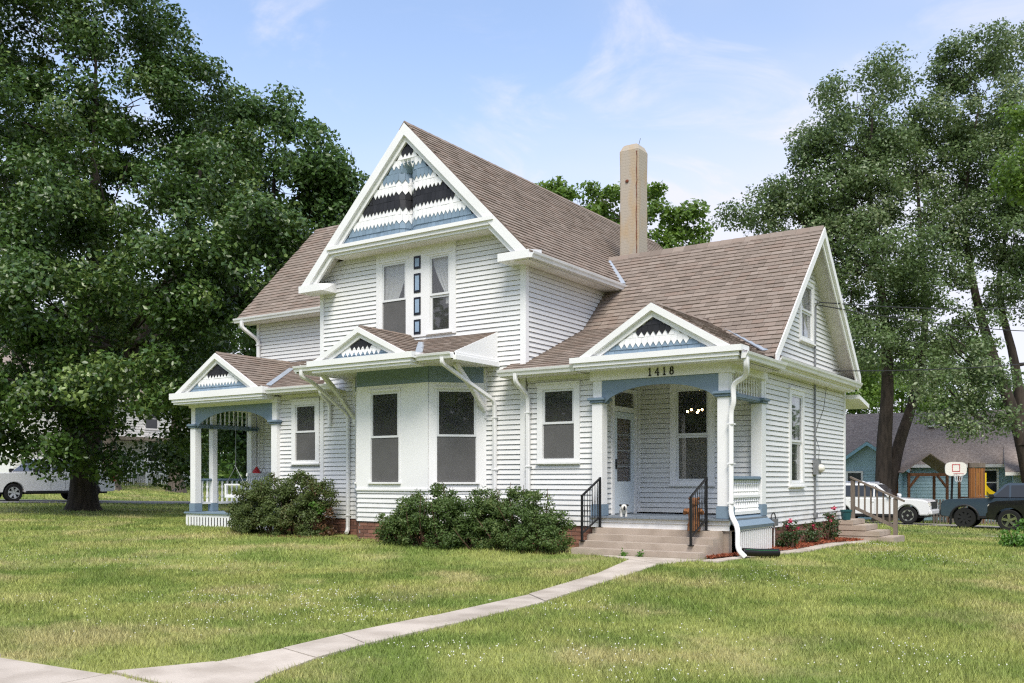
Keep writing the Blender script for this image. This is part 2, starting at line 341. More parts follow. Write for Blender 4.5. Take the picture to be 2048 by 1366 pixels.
class Pieces:
    """like pieces (boards, shingles, bricks): the 300 that show largest become parts, the rest one joined part"""
    def __init__(s, name, m, root, limit=300): s.name, s.m, s.root, s.limit, s.items = name, m, root, limit, []
    def add(s, verts, faces, parent, m=None):
        v = np.array(verts, float); c = v.mean(0); d = Vector(c) - CV; dep = d.dot(CD)
        best = 0
        for q in faces:
            a, b, e = v[q[0]], v[q[1]], v[q[2]]; nn = np.cross(b - a, v[q[-1]] - a)
            best = max(best, abs(float(nn @ np.array(d.normalized()))) / max(dep, 1) ** 2)
        u = abs(d.dot(CR) / max(dep, .1))
        if dep < 1 or u > .58: best = 0
        s.items.append((best, v, faces, parent, m or s.m))
    def finish(s):
        it = sorted(s.items, key=lambda t: -t[0]); 
        for _, v, f, par, m in it[:s.limit]:
            me = bpy.data.meshes.new(s.name); o = v.mean(0); me.from_pydata([tuple(p) for p in v - o], [], f); me.materials.append(MT[m])
            ob = link(s.name, me, par); ob.location = o
        rest = it[s.limit:]
        if rest:
            V = []; F = []; ms = sorted({t[4] for t in rest}); mi = []
            for _, v, f, par, m in rest:
                b = len(V); V += [tuple(p) for p in v]; F += [tuple(i + b for i in q) for q in f]; mi += [ms.index(m)] * len(f)
            me = bpy.data.meshes.new(s.name + '_field'); me.from_pydata(V, [], F)
            for m in ms: me.materials.append(MT[m])
            me.polygons.foreach_set('material_index', mi)
            tag(link(s.name + '_field', me, s.root), kind='stuff')
HEXF = [(0, 3, 2, 1), (4, 5, 6, 7), (0, 1, 5, 4), (1, 2, 6, 5), (2, 3, 7, 6), (3, 0, 4, 7)]
HEXF5 = [q for q in HEXF]

def gz(x, y):
    x = np.asarray(x, float); y = np.asarray(y, float)
    z = .12 - .010 * (np.clip(x, -12, 12) + 2) + .019 * np.clip(-12 - x, 0, 22) - .027 * np.clip(y - 4, 0, 56) + .085 * np.clip(-36.5 - x, 0, 16)
    dx = np.maximum(np.maximum(-10.4 - x, x - 4.3), 0); dy = np.maximum(np.maximum(-.4 - y, y - 8), 0)
    return z - .055 * np.clip((-1.6 - y) / 5, 0, 1) + .09 * np.exp(-(dx * dx + dy * dy) / 8) + .015 * np.sin(x * .9 + 1) * np.sin(y * .7) + .01 * np.sin(x * 2.1) * np.cos(y * 1.7 + 2)
def g1(x, y): return float(gz(x, y))

# ------------------------------------------------------------------ ground, paths, roads
def ground_mesh():
    c = np.concatenate([-np.geomspace(900, 46, 14), np.arange(-44, 50, .8), np.geomspace(52, 900, 14)])
    X, Y = np.meshgrid(c, c, indexing='ij'); Z = gz(X, Y); n = len(c)
    v = np.stack([X, Y, Z], -1).reshape(-1, 3); i = np.arange(n * n).reshape(n, n)
    f = np.stack([i[:-1, :-1], i[1:, :-1], i[1:, 1:], i[:-1, 1:]], -1).reshape(-1, 4)
    me = bpy.data.meshes.new('lawn'); me.from_pydata(v.tolist(), [], f.tolist()); me.shade_smooth(); me.materials.append(MT['lawn'])
    tag(link('lawn', me), 'mown lawn of patchy green and straw grass round the white house', 'lawn', kind='structure')
ground_mesh()
def slab(poly, name, m, parent, h=None, inset=.007):
    """flat slab following the ground"""
    h = .022 + rnd.uniform(-.007, .008) if h is None else h
    c = np.mean(poly, 0); p = [tuple(c + (np.array(q) - c) * (1 - inset / max(np.linalg.norm(np.array(q) - c), .1))) for q in poly]
    return MB().add([(x, y, g1(x, y) + h) for x, y in p] + [(x, y, g1(x, y) - .1) for x, y in p],
                    [tuple(range(len(p)))] + [tuple(range(2 * len(p) - 1, len(p) - 1, -1))] + [(i, len(p) + i, len(p) + (i + 1) % len(p), (i + 1) % len(p)) for i in range(len(p))]).build(name, m, parent)
PATH_L = [(2.35, -1.22), (3.25, -1.75), (3.68, -3.95), (3.92, -6.5), (4.05, -9.0), (4.16, -10.0), (4.28, -10.9), (3.95, -11.75)]
PATH_R = [(4.32, -1.22), (3.98, -2.1), (4.16, -4.3), (4.42, -6.9), (4.6, -9.3), (4.72, -10.2), (4.95, -11.0), (5.3, -11.75)]
def interp(P, t):
    k = t * (len(P) - 1); i = min(int(k), len(P) - 2); a = k - i
    return tuple(np.array(P[i]) * (1 - a) + np.array(P[i + 1]) * a)
path = tag(slab([PATH_L[0], PATH_R[0], PATH_R[1], PATH_L[1]], 'front_path', 'pathcon', None), 'pale concrete path from the front steps down the lawn', 'path', kind='structure')
ks = np.linspace(1 / 7, 1, 8)
for a, b in zip(ks[:-1], ks[1:]):
    slab([interp(PATH_L, a), interp(PATH_R, a), interp(PATH_R, b), interp(PATH_L, b)], 'paving_slab', 'pathcon', path)
walk = tag(slab([(-1.5, -11.95), (1.0, -11.9), (1.0, -13.3), (-1.5, -13.3)], 'sidewalk', 'pathcon', None), 'pale concrete sidewalk crossing the end of the front path', 'sidewalk', kind='structure')
for x in (1.0, 2.5): slab([(x, -11.9), (x + 1.5, -11.82), (x + 1.5, -13.3), (x, -13.3)], 'paving_slab', 'pathcon', walk)
for x in (4.0, 5.5, 7., 8.5): slab([(x, -11.78), (x + 1.5, -11.8), (x + 1.5, -13.3), (x, -13.3)], 'paving_slab', 'pathcon', walk)
SP = [(4.35, -1.0), (4.55, .8), (4.72, 2.6), (4.80, 4.6), (4.86, 6.6), (4.95, 8.6), (5.0, 10.2)]
spath = tag(slab([(4.33, -1.3), (4.62, -1.3), (4.75, .8), (4.52, .8)], 'side_path', 'pathcon', None), 'narrow concrete path along the mulch bed at the house end', 'path', kind='structure')
for a, b in zip(SP[1:-1], SP[2:]): slab([a, (a[0] + .36, a[1] - .15), (b[0] + .38, b[1] - .15), b], 'paving_slab', 'pathcon', spath)
def strip(name, pts, m, label, cat, h=.012, nx=40):
    """long sheet on the ground between two edge lines"""
    A, B = pts; V = []; F = []
    for i in range(nx + 1):
        t = i / nx; a = interp(A, t); b = interp(B, t)
        for k in range(5):
            x, y = np.array(a) * (1 - k / 4) + np.array(b) * k / 4; V.append((x, y, g1(x, y) + h))
    for i in range(nx):
        for k in range(4): F.append((i * 5 + k, i * 5 + k + 1, i * 5 + k + 6, i * 5 + k + 5))
    return MB().add(V, F).build(name, m, None, label=label, cat=cat, kind='structure')
strip('street', ([(-29.3, -60), (-29.3, 90)], [(-35.8, -60), (-35.8, 90)]), 'asphalt', 'grey street running behind the big maple tree', 'street', h=.03, nx=120)
strip('driveway', ([(-14, 32.2), (30, 29.6)], [(-14, 37), (30, 36)]), 'gravel', 'gravel driveway under the parked white suv and pickups', 'driveway', h=.03, nx=60)
strip('stepping_path', ([(6.0, 17.5), (9.2, 21.5)], [(6.5, 17.1), (9.7, 21.0)]), 'pathcon', 'short pale path in the grass by the pickups', 'path', h=.03, nx=10)

# ------------------------------------------------------------------ the white house
H = empty('victorian_house', (0, 0, .1), label='white clapboard victorian house with blue trim and brown shingle roof', cat='house')
H.location = (0, 0, 0)
BOARD = Pieces('siding_board', 'vinyl', H); SHING = Pieces('roof_shingle', 'shingle', H); BRICK = Pieces('brick', 'brick', H); SHAKE = Pieces('wall_shingle', 'shk_white', H); SLAT = Pieces('slat', 'white', H)
EXP = .1016
def subtract(iv, a, b):
    out = []
    for x0, x1 in iv:
        if b <= x0 or a >= x1: out.append((x0, x1)); continue
        if a > x0: out.append((x0, a))
        if b < x1: out.append((b, x1))
    return out
def siding(fr, z0, z1, lim, holes=(), wallname='wall'):
    """clapboard wall: lim(z) gives the s range; holes are (s0, s1, z0, z1)"""
    w = MB(fr)
    zs = [z0 + k * EXP for k in range(int((z1 - z0) / EXP + 1e-6) + 1)]
    if z1 - zs[-1] > .004: zs.append(z1)
    jobs = []
    for za, zb in zip(zs[:-1], zs[1:]):
        cuts = sorted({za, zb} | {h for q in holes for h in q[2:4] if za + .004 < h < zb - .004})
        for a, b in zip(cuts[:-1], cuts[1:]):
            la, lb = lim(a), lim(b)
            if la is None or lb is None or la[1] - la[0] < .03: continue
            lb = (min(lb[0], lb[1]), max(lb))
            iv = [la]
            mid = (a + b) / 2
            for q in holes:
                if q[2] < mid < q[3]: iv = subtract(iv, q[0], q[1])
            for s0, s1 in iv:
                t0 = lb[0] if s0 == la[0] else s0; t1 = lb[1] if s1 == la[1] else s1
                if s1 - s0 < .01 or t1 - t0 < -.001: continue
                ta = .028 - .023 * (a - za) / EXP; tb = .028 - .023 * (b - za) / EXP
                a_ = a; a = a + .008 if a == za and b - a > .03 else a  # gap bares the near black backing, drawing a lap shadow line
                if s1 - s0 > 1.9 and s0 == t0 and s1 == t1 and rnd.random() < .6:
                    sm = s0 + (s1 - s0) * rnd.uniform(.2, .8)
                    jobs.append([(s0, -.012, a), (sm - .002, -.012, a), (sm - .002, ta, a), (s0, ta, a), (s0, -.012, b), (sm - .002, -.012, b), (sm - .002, tb, b), (s0, tb, b)]); s0_, s0, t0 = s0, sm, sm
                else: s0_ = s0
                jobs.append([(s0, -.012, a), (s1, -.012, a), (s1, ta, a), (s0, ta, a), (t0, -.012, b), (t1, -.012, b), (t1, tb, b), (t0, tb, b)])
                a = a_; s0 = s0_; t0 = min(t0, s0) if t0 > s0 + .3 else t0
                w.add([(s0, -.014, a), (s1, -.014, a), (t1, -.014, b), (t0, -.014, b)], [(0, 1, 2, 3)])
    wo = w.build(wallname, 'dark', H)  # backing coloured dark for the lap shadow lines and the unlit interior
    for p in jobs: BOARD.add([fr(*q) for q in p], HEXF, wo)
    return wo
def trim(fr, boxes, name='trim_board', m='white', bevel=0.): 
    b = MB(fr)
    for q in boxes: b.box(*q)
    return b.build(name, m, H, bevel=bevel)
def window(fr, s0, s1, z0, z1, tw=.125, th=.13, tb=.12, rail=None, curtain=0, label=None, screen=True, tmat='white', proud=.05, grey=True):
    """double-hung window: casing, two sashes, panes, insect screen, sill"""
    a0, a1, b0, b1 = s0 + tw, s1 - tw, z0 + tb, z1 - th
    w = MB(fr); w.box(s0, a0, -.06, proud, z0, z1).box(a1, s1, -.06, proud, z0, z1).box(a0, a1, -.06, proud, b1, z1).box(a0, a1, -.06, proud, z0, b0)
    wo = w.build('window', tmat, H, label=label)
    MB(fr).box(s0 - .02, s1 + .02, proud, proud + .035, z0 + .02, z0 + .055).build('sill', tmat, wo)
    MB(fr).box(s0 - .012, s1 + .012, proud, proud + .02, z1 - .03, z1 + .012).build('head_trim', tmat, wo)
    mid = rail if rail else (b0 + b1) / 2; g = .045
    def sash(x0, x1, y0, y1, n0, n1):
        return MB(fr).box(x0, x0 + g, n0, n1, y0, y1).box(x1 - g, x1, n0, n1, y0, y1).box(x0 + g, x1 - g, n0, n1, y0, y0 + g).box(x0 + g, x1 - g, n0, n1, y1 - g, y1).build('sash', 'sash' if grey else 'white', wo)
    up = sash(a0, a1, mid, b1, -.005, .03); lo = sash(a0, a1, b0, mid - .002, -.03, .005)
    def pane(x0, x1, y0, y1, n, nm, m, par): MB(fr).box(x0, x1, n - .003, n + .003, y0, y1).build(nm, m, par)
    pane(a0 + g, a1 - g, mid + g, b1 - g, .012, 'pane', 'glass', wo)
    pane(a0 + g, a1 - g, b0 + g, mid - .002 - g, -.012, 'pane', 'glass', wo)
    if screen: pane(a0 + .012, a1 - .012, b0 + .012, mid - .004, .012, 'insect_screen', 'screen', wo)
    return wo, (a0, a1, b0, b1)
def drape(fr, s0, s1, z0, z1, tie, side, parent, m='curtain'):
    """gathered curtain hanging inside a window; tie = how far it is drawn to its side lower down"""
    V = []; F = []; nx, nz = 28, 16
    for j in range(nz + 1):
        t = j / nz; z = z1 + (z0 - z1) * t; w = 1 - tie * min(1, t * 1.25) ** 1.4
        for i in range(nx + 1):
            k = i / nx; x = s0 + (s1 - s0) * (k * w if side < 0 else 1 - (1 - k) * w)
            V.append(fr(x, -.052 + .02 * math.sin(k * 26 + t * 1.5) * (.5 + t * .5), z))
    for j in range(nz):
        for i in range(nx): F.append((j * (nx + 1) + i, j * (nx + 1) + i + 1, (j + 1) * (nx + 1) + i + 1, (j + 1) * (nx + 1) + i))
    o = MB().add(V, F).build('curtain', m, parent); o.data.shade_smooth(); return o
def clip_poly(poly, a, b, c):
    """keep the part of a 2d polygon with a*x + b*y <= c"""
    out = []
    for i, p in enumerate(poly):
        q = poly[(i + 1) % len(poly)]; dp = a * p[0] + b * p[1] - c; dq = a * q[0] + b * q[1] - c
        if dp <= 0: out.append(p)
        if dp * dq < 0: t = dp / (dp - dq); out.append((p[0] + t * (q[0] - p[0]), p[1] + t * (q[1] - p[1])))
    return out
def roof(o, ea, eb, poly, shingles=True, th=.07, name='roof', off=0.):
    """roof plane: o origin on the eave, ea along it, eb up the slope; poly convex, counter-clockwise in (a, b)"""
    O, A, B = Vector(o), Vector(ea).normalized(), Vector(eb).normalized(); Nn = A.cross(B).normalized()
    if Nn.z < 0: Nn = -Nn
    P = lambda a, b, h=0.: O + A * a + B * b + Nn * h
    ro = MB().prism([P(a, b, -th) for a, b in poly], Nn * (th - .004)).build(name, 'deck', H)
    if not shingles: return ro
    W, E = .23, .143; edges = []
    area = sum(p[0] * q[1] - q[0] * p[1] for p, q in zip(poly, poly[1:] + poly[:1]))
    pp = poly if area > 0 else poly[::-1]
    for p, q in zip(pp, pp[1:] + pp[:1]): ex, ey = q[0] - p[0], q[1] - p[1]; edges.append((ey, -ex, ey * p[0] - ex * p[1]))
    bmin, bmax = min(p[1] for p in pp), max(p[1] for p in pp); amin, amax = min(p[0] for p in pp), max(p[0] for p in pp)
    k = 0; b = bmin - .03
    while b < bmax - .005:
        b1 = min(b + E, bmax); a = amin - W + rnd.uniform(0, W) * .3 + (k % 2) * W * .5 + (k % 3) * .07
        while a < amax:
            w = W * rnd.choice((.75, 1, 1, 1.3)); q = [(a + .0025, b), (a + w - .0025, b), (a + w - .0025, b1), (a + .0025, b1)]
            a += w
            for i, e in enumerate(edges):
                q = clip_poly(q, *e) if not (b < bmin and abs(e[0]) < 1e-6 and e[1] < 0) else q
                if len(q) < 3: break
            if len(q) < 3: continue
            lift = .016 + rnd.uniform(0, .010)
            hh = lambda bb: lift - (lift - .003) * (bb - b) / E
            n = len(q); top = [P(x, y, hh(y)) for x, y in q]; bot = [P(x, y, -.003) for x, y in q]
            SHING.add([tuple(t) for t in top + bot], [tuple(range(n))] + [(i, n + i, n + (i + 1) % n, (i + 1) % n) for i in range(n)], ro)
        b += E; k += 1
    return ro
def gutter(p, q, out, name='gutter'):
    """k-style gutter along the line p-q (its back top edge), out = outward horizontal direction"""
    o = Vector(out).normalized(); p, q = Vector(p), Vector(q); z = Vector((0, 0, 1))
    prof = [(0, 0), (0, -.12), (.075, -.12), (.088, -.075), (.112, -.045), (.122, -.004), (.122, 0), (.110, 0), (.105, -.03), (.015, -.03), (.015, 0)]
    return MB().prism([p + o * a + z * b for a, b in prof], q - p).build(name, 'gutter', H)
RS = [(-1, -.7), (-.7, -1), (.7, -1), (1, -.7), (1, .7), (.7, 1), (-.7, 1), (-1, .7)]
def bez(pts, n=5):
    """rounds the corners of a polyline"""
    P = [Vector(p) for p in pts]; out = [P[0]]
    for a, b, c in zip(P[:-2], P[1:-1], P[2:]):
        r = min(.11, (b - a).length * .45, (c - b).length * .45); s = b + (a - b).normalized() * r; e = b + (c - b).normalized() * r
        for i in range(n + 1): t = i / n; out.append(s * (1 - t) ** 2 + b * 2 * t * (1 - t) + e * t * t)
    return out + [P[-1]]
def downspout(pts, r=.042):
    o = MB().tube(bez(pts), r * .88, sect=RS).build('downspout', 'gutter', H, smooth=True)
    v = [(Vector(a), Vector(b)) for a, b in zip(pts[:-1], pts[1:])]
    for a, b in v:
        if abs(a.z - b.z) > 1:
            for t in (.12, .5, .88):
                p = a + (b - a) * t; MB().box(p.x - .055, p.x + .055, p.y - r - .004, p.y + r + .03, p.z - .014, p.z + .014).build('strap', 'gutter', o)
    return o
def shake_panel(path, zrows, lim, nofs=0., w=.118, depth=.016):
    """gable shingles: path(s) -> frame point, zrows = [(z0, z1, material, toothed)], lim(z) -> s range"""
    for k, (z0, z1, m, teeth) in enumerate(zrows):
        la = lim(z0 + .5 * (z1 - z0)); a0, a1 = la
        n = max(1, round((a1 - a0) / w)); ww = (a1 - a0) / n; ofs = 0 if teeth else rnd.uniform(-.3, .3) * ww
        xs = [a0] + [a0 + ww * i + ofs for i in range(1, n)] + [a1]
        for x0, x1 in zip(xs[:-1], xs[1:]):
            g = .002; x0 += g; x1 -= g; xm = (x0 + x1) / 2; d = depth + rnd.uniform(-.003, .004); h0, h1 = lim(z0), lim(z1)
            top0, top1 = max(x0, min(h1[0], x1)), min(x1, max(h1[1], x0)); bot0, bot1 = max(x0, h0[0]), min(x1, h0[1])
            if top1 <= top0: top0 = top1 = min(max(xm, h1[0]), h1[1])
            lay = nofs + .004 * (k % 2)
            drop = .085 if teeth else 0
            if teeth: pts = [(bot0, z0), (xm, z0 - drop), (bot1, z0), (top1, z1), (top0, z1)]
            else: pts = [(bot0, z0), (bot1, z0), (top1, z1), (top0, z1)]
            zl = z0 - drop; N = len(pts)
            fr_ = [path(x, lay + d * (1 - .75 * (z - zl) / (z1 - zl)) + (.012 if teeth else 0), z) for x, z in pts]; bk = [path(x, lay - .02, z) for x, z in pts]
            SHAKE.add(fr_ + bk, [tuple(range(N))] + [(i, N + i, N + (i + 1) % N, (i + 1) % N) for i in range(N)], SHP[0], m)
SHP = [None]

F0 = frame(0, 0, 0)                       # front wall plane Y = 0
FX0 = frame(0, 0, R(90))                  # right face of the tall block (s = Y)
FXR = frame(4.3, 0, R(90))                # right end of the low wing
FD = frame(1.63, 0, R(90))                # porch wall with the door
FB = frame(0, 1.8, 0)                     # back wall of the corner porch
FL2 = frame(0, 2.0, 0)                    # upper wall of the left wing
CX, APZ, EZ = -2.82, 9.22, 6.02           # tall gable: centre, ridge height, eave height
SLM = (APZ - EZ) / (.38 - CX)             # roof slope of the tall block
under = lambda z: (APZ - .16 - z) / SLM   # half width under the rafters
BAY_P, BX0, BX1 = .85, -3.80, -1.82
BZ, SZ = .60, 1.31                        # bottom of siding, top of bay base

# walls
siding(F0, BZ, 6.60, lambda z: (-5.70, 0.) if z < 5.9 else (max(-5.70, CX - under(z)), min(0., CX + under(z))),
       holes=[(-4.0, -1.74, 4.64, 6.7), (BX0 - BAY_P + .03, BX1 + BAY_P - .03, .2, 4.25)], wallname='front_wall')
siding(F0, BZ, 3.62, lambda z: (.07, 1.64), holes=[(.33, 1.29, 1.81, 3.42)], wallname='wing_front_wall')
siding(F0, BZ, 3.62, lambda z: (-7.22, -5.79), holes=[(-6.75, -5.83, 1.86, 3.43)], wallname='left_front_wall')
siding(FX0, 3.72, 6.0, lambda z: (.0, min(5.2, max(.03, (z - 3.86) / .418 + .05 if z < 4.85 else 2.36 + (z - 4.85) / .963))), wallname='upper_side_wall')
RIDGE_Y, RIDGE_Z = 4.5, 6.93
siding(FXR, .55, 3.66, lambda z: (1.86, 7.66), holes=[(3.36, 4.34, 1.34, 3.41)], wallname='end_wall')
siding(FXR, 3.92, 6.62, lambda z: (RIDGE_Y - (RIDGE_Z - .12 - z) / .963, RIDGE_Y + (RIDGE_Z - .12 - z) / .963), holes=[(4.06, 5.06, 4.46, 5.86)], wallname='gable_wall')
siding(FD, .83, 3.5, lambda z: (.06, 1.79), holes=[(.62, 1.66, .80, 3.34)], wallname='porch_door_wall')
siding(FB, .83, 3.5, lambda z: (1.66, 4.15), holes=[(2.40, 3.34, 1.37, 3.46)], wallname='porch_back_wall')
siding(FL2, 4.45, 6.0, lambda z: (-10.28, -5.66), wallname='left_upper_wall')
siding(frame(0, 2.0, 0), .7, 3.6, lambda z: (-10.4, -7.25), wallname='left_porch_back_wall')
# plain closing walls out of sight
cl = MB(); cl.box(-5.68, -5.62, 0.02, 12, .2, 6.0).box(-10.3, -10.24, 2.05, 7.3, .2, 6.0).box(-10.2, 4.25, 7.62, 7.68, .2, 3.7).box(-5.6, -.1, 11.9, 12, .2, 6.0).box(-7.24, -7.2, 0.06, 2.1, .2, 3.7)
cl.build('rear_wall', 'vinyl', H)
MB().box(-5.5, -.06, 2.6, 2.66, .5, 6.2).build('dark_room_sheet', 'dark', H)  # dark sheets: unlit room depth put into their colour
MB().box(-.04, -.01, .05, 7.5, .5, 3.7).build('dark_room_sheet', 'dark', H)
MB().box(.05, 4.2, 5.6, 5.66, .5, 6.2).build('dark_room_sheet', 'dark', H)
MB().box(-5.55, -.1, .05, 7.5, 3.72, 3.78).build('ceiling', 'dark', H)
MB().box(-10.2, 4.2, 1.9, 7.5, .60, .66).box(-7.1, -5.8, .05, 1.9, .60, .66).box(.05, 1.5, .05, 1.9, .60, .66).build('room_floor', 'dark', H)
# corner boards
for nm, fr, q in (('front_wall', F0, (-.09, .035, -.02, .042, BZ, 5.98)), ('x', FX0, (-.04, .08, -.03, .042, 3.75, 5.98)), ('y', F0, (-5.79, -5.68, -.02, .042, BZ, 5.98)),
                  ('z', FXR, (7.58, 7.70, -.02, .042, .55, 3.66)), ('w', FL2, (-10.34, -10.24, -.02, .042, .6, 5.98)), ('v', FXR, (1.80, 1.88, -.02, .05, .5, 3.62)), ('u', FB, (1.64, 1.70, 0, .04, .83, 3.5))):
    trim(fr, [q], 'corner_board')
# second floor twin window under the pediment
trim(F0, [(-4.0, -3.90, -.02, .05, 4.64, 6.60), (-1.84, -1.74, -.02, .05, 4.64, 6.60), (-3.9, -1.84, -.02, .046, 6.42, 6.60)], 'window_surround')
trim(F0, [(-3.06, -2.52, -.02, .044, 4.64, 6.42)], 'window_mullion')
for s0, s1, zb, side, tie in ((-3.90, -3.06, 4.64, -1, .62), (-2.52, -1.84, 4.64, 1, .72)):
    w, (a0, a1, b0, b1) = window(F0, s0, s1, zb, 6.42, .07, .07, .07, screen=(side < 0), rail=5.50, grey=True, proud=.045)
    drape(F0, a0 + .01, a1 - .01, b0 + (.28 if side < 0 else .6), b1 - .03, tie, side, w)
    MB(F0).box(a0 - .1, a1 + .1, -.62, -.6, b0 - .2, b1 + .1).build('dark_room_sheet', 'dark', H)  # near black sheet close behind the glass stands in for room shade
for z0, z1 in ((6.13, 6.55 - .14), (5.61, 6.03), (5.12, 5.51), (4.70, 5.02)):
    p = MB(F0).box(-2.89, -2.70, .044, .058, z0, z1).build('panel_frame', 'navy', H)
    MB(F0).box(-2.845, -2.735, .058, .066, z0 + .05, z1 - .05).build('panel', 'panelblue', p)
# other windows
window(F0, .32, 1.30, 1.80, 3.43); window(F0, -6.76, -5.82, 1.85, 3.44)
w, (a0, a1, b0, b1) = window(FXR, 3.35, 4.35, 1.33, 3.42, screen=False, rail=2.3); drape(FXR, a1 - .22, a1 - .02, b0, b1, 0, 1, w)
w, (a0, a1, b0, b1) = window(FXR, 4.05, 5.07, 4.45, 5.87, tw=.11, screen=False); drape(FXR, a0 + .1, a1 - .02, b0, b1, .45, 1, w, 'curtain')
w, (a0, a1, b0, b1) = window(FB, 2.39, 3.35, 1.36, 3.47, tw=.13, rail=2.40, screen=False); drape(FB, a0 + .02, a1 - .02, b0, 2.38, 0, 1, w, 'ragcurtain')
lamp = empty('chandelier', (2.42, 3.0, 2.98), label='small chandelier with lit bulbs seen through the porch window', cat='chandelier')
MB().tube([(0, 0, .02), (0, 0, .5)], .012).build('stem', 'iron', lamp)
for dx, dy, dz in ((-.19, 0, .0), (-.12, .05, .04), (.06, -.05, -.03), (.13, .04, .03), (.0, .15, .02)):
    a = MB().tube([(0, 0, .06), (dx * .6, dy * .6, -.03), (dx, dy, dz - .03)], .008, 6).build('arm', 'iron', lamp)
    MB().ball((dx, dy, dz), .026, 8, 5).build('bulb', 'bulb', lamp)
MB().box(.1, 4.2, 2.0, 5.5, 3.5, 3.56).build('ceiling', 'dark', H)

# bay: three faces on a siding base, window wall, blue frieze
bay = []
r2 = math.sqrt(.5)
faces = [(frame(BX0, -BAY_P, 0), BX1 - BX0), (frame(BX1, -BAY_P, R(45)), BAY_P / r2), (frame(BX0 - BAY_P, 0, R(-45)), BAY_P / r2)]
for i, (fr, ln) in enumerate(faces):
    siding(fr, BZ, SZ - .03, lambda z, ln=ln: (.0, ln), wallname='bay_base_wall')
    if i == 0: q = (.36, 1.24)
    elif i == 1: q = (.12, 1.03)
    else: q = (.15, 1.06)
    MB(fr).box(-.0, q[0], -.03, .03, SZ, 3.52).box(q[1], ln, -.03, .03, SZ, 3.52).box(q[0], q[1], -.03, .03, SZ, 1.40).box(q[0], q[1], -.03, .03, 3.42, 3.52).build('bay_panel', 'white', H)
    window(fr, q[0], q[1], 1.40, 3.42, .045, .045, .045, rail=2.40, proud=.042)
    MB(fr).box(-.01, ln + .01, 0, .05, SZ - .035, SZ + .012).build('bay_ledge', 'white', H)
    MB(fr).box(-.005, ln + .005, -.03, .026, 3.522, 3.90).build('bay_frieze', 'blue', H)
    MB(fr).box(.0, ln, -.2, -.02, .2, BZ - .01).build('bay_foundation', 'mortar', H)
    # bricks under the bay
    z = .12; k = 0
    while z < BZ - .05:
        s = -.05 + (k % 2) * .11
        while s < ln - .03:
            e = min(s + .205, ln - .005); s2 = max(s, .005)
            if e - s2 > .04:
                d = -.008 + rnd.uniform(0, .008); z1 = min(z + .066, BZ - .012)
                BRICK.add([fr(*p) for p in ((s2, -.03, z), (e, -.03, z), (e, d, z), (s2, d, z), (s2, -.03, z1), (e, -.03, z1), (e, d, z1), (s2, d, z1))], HEXF, H)
            s += .217
        z += .078; k += 1
MB().prism([(BX0 - .55, -.02, 1.0), (BX0, -.6, 1.0), (BX1, -.6, 1.0), (BX1 + .55, -.02, 1.0)], (0, 0, .03)).build('room_floor', 'dark', H)
MB().box(BX0 - .4, BX1 + .4, .5, .53, .6, 4.0).build('dark_room_sheet', 'dark', H)
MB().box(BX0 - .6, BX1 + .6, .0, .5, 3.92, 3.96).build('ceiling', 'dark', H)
# brick foundation of the right end and the front
def brickwall(fr, s0, s1, z0, z1):
    MB(fr).box(s0, s1, -.2, -.012, z0 - .25, z1).build('foundation', 'mortar', H)
    z = z0; k = 0
    while z < z1 - .02:
        s = s0 - .11 + (k % 2) * .11
        while s < s1:
            a, b = max(s, s0), min(s + .205, s1)
            if b - a > .03:
                d = -.004 + rnd.uniform(0, .009); zt = min(z + .066, z1)
                BRICK.add([fr(*p) for p in ((a, -.03, z), (b, -.03, z), (b, d, z), (a, d, z), (a, -.03, zt), (b, -.03, zt), (b, d, zt), (a, d, zt))], HEXF, H)
            s += .217
        z += .078; k += 1
brickwall(FXR, 1.9, 7.62, .10, .545)
brickwall(F0, -5.7, BX0 - BAY_P, .15, BZ - .005); brickwall(F0, BX1 + BAY_P, 1.62, .10, BZ - .005); brickwall(F0, -7.2, -5.72, .18, BZ - .005)

# ------------------------------------------------------------------ roofs
RM = Vector((-1, 0, SLM)).normalized()
lm = math.hypot(.38 - CX, APZ - EZ)
roof((.40, -.46, EZ), (0, 1, 0), (-1, 0, SLM), [(0, 0), (12.6, 0), (12.6, lm), (0, lm)], name='main_roof')
roof((2 * CX - .38, -.46, EZ), (0, 1, 0), (1, 0, SLM), [(0, 0), (12.6, 0), (12.6, lm), (0, lm)], False, name='main_roof')
SW = .963; lw = math.hypot(RIDGE_Y - 1.25, (RIDGE_Y - 1.25) * SW); lb = math.hypot(RIDGE_Y - 2.34, (RIDGE_Y - 2.34) * SW)
ez = RIDGE_Z - (RIDGE_Y - 1.25) * SW
roof((-.75, 1.25, ez), (1, 0, 0), (0, 1, SW), [(3.75, 0), (5.47, 0), (5.47, lw), (0, lw), (0, lw - lb), (3.75, lw - lb)][0:0] or [(3.75, 0), (5.47, 0), (5.47, lw - lb), (3.75, lw - lb)], name='wing_roof')
roof((-.75, 1.25, ez), (1, 0, 0), (0, 1, SW), [(0, lw - lb), (5.47, lw - lb), (5.47, lw), (0, lw)], name='wing_roof')
roof((-.75, 2 * RIDGE_Y - 1.25, ez), (1, 0, 0), (0, -1, SW), [(0, 0), (5.47, 0), (5.47, lw), (0, lw)], False, name='wing_roof')
zb_ = RIDGE_Z - (RIDGE_Y - 2.34) * SW; FS = (zb_ - 3.70) / 2.74; lf = math.hypot(2.74, zb_ - 3.70)
roof((-.34, -.40, 3.70), (1, 0, 0), (0, 1, FS), [(0, 0), (3.36, 0), (3.36, lf), (0, lf)], name='wing_lower_roof')
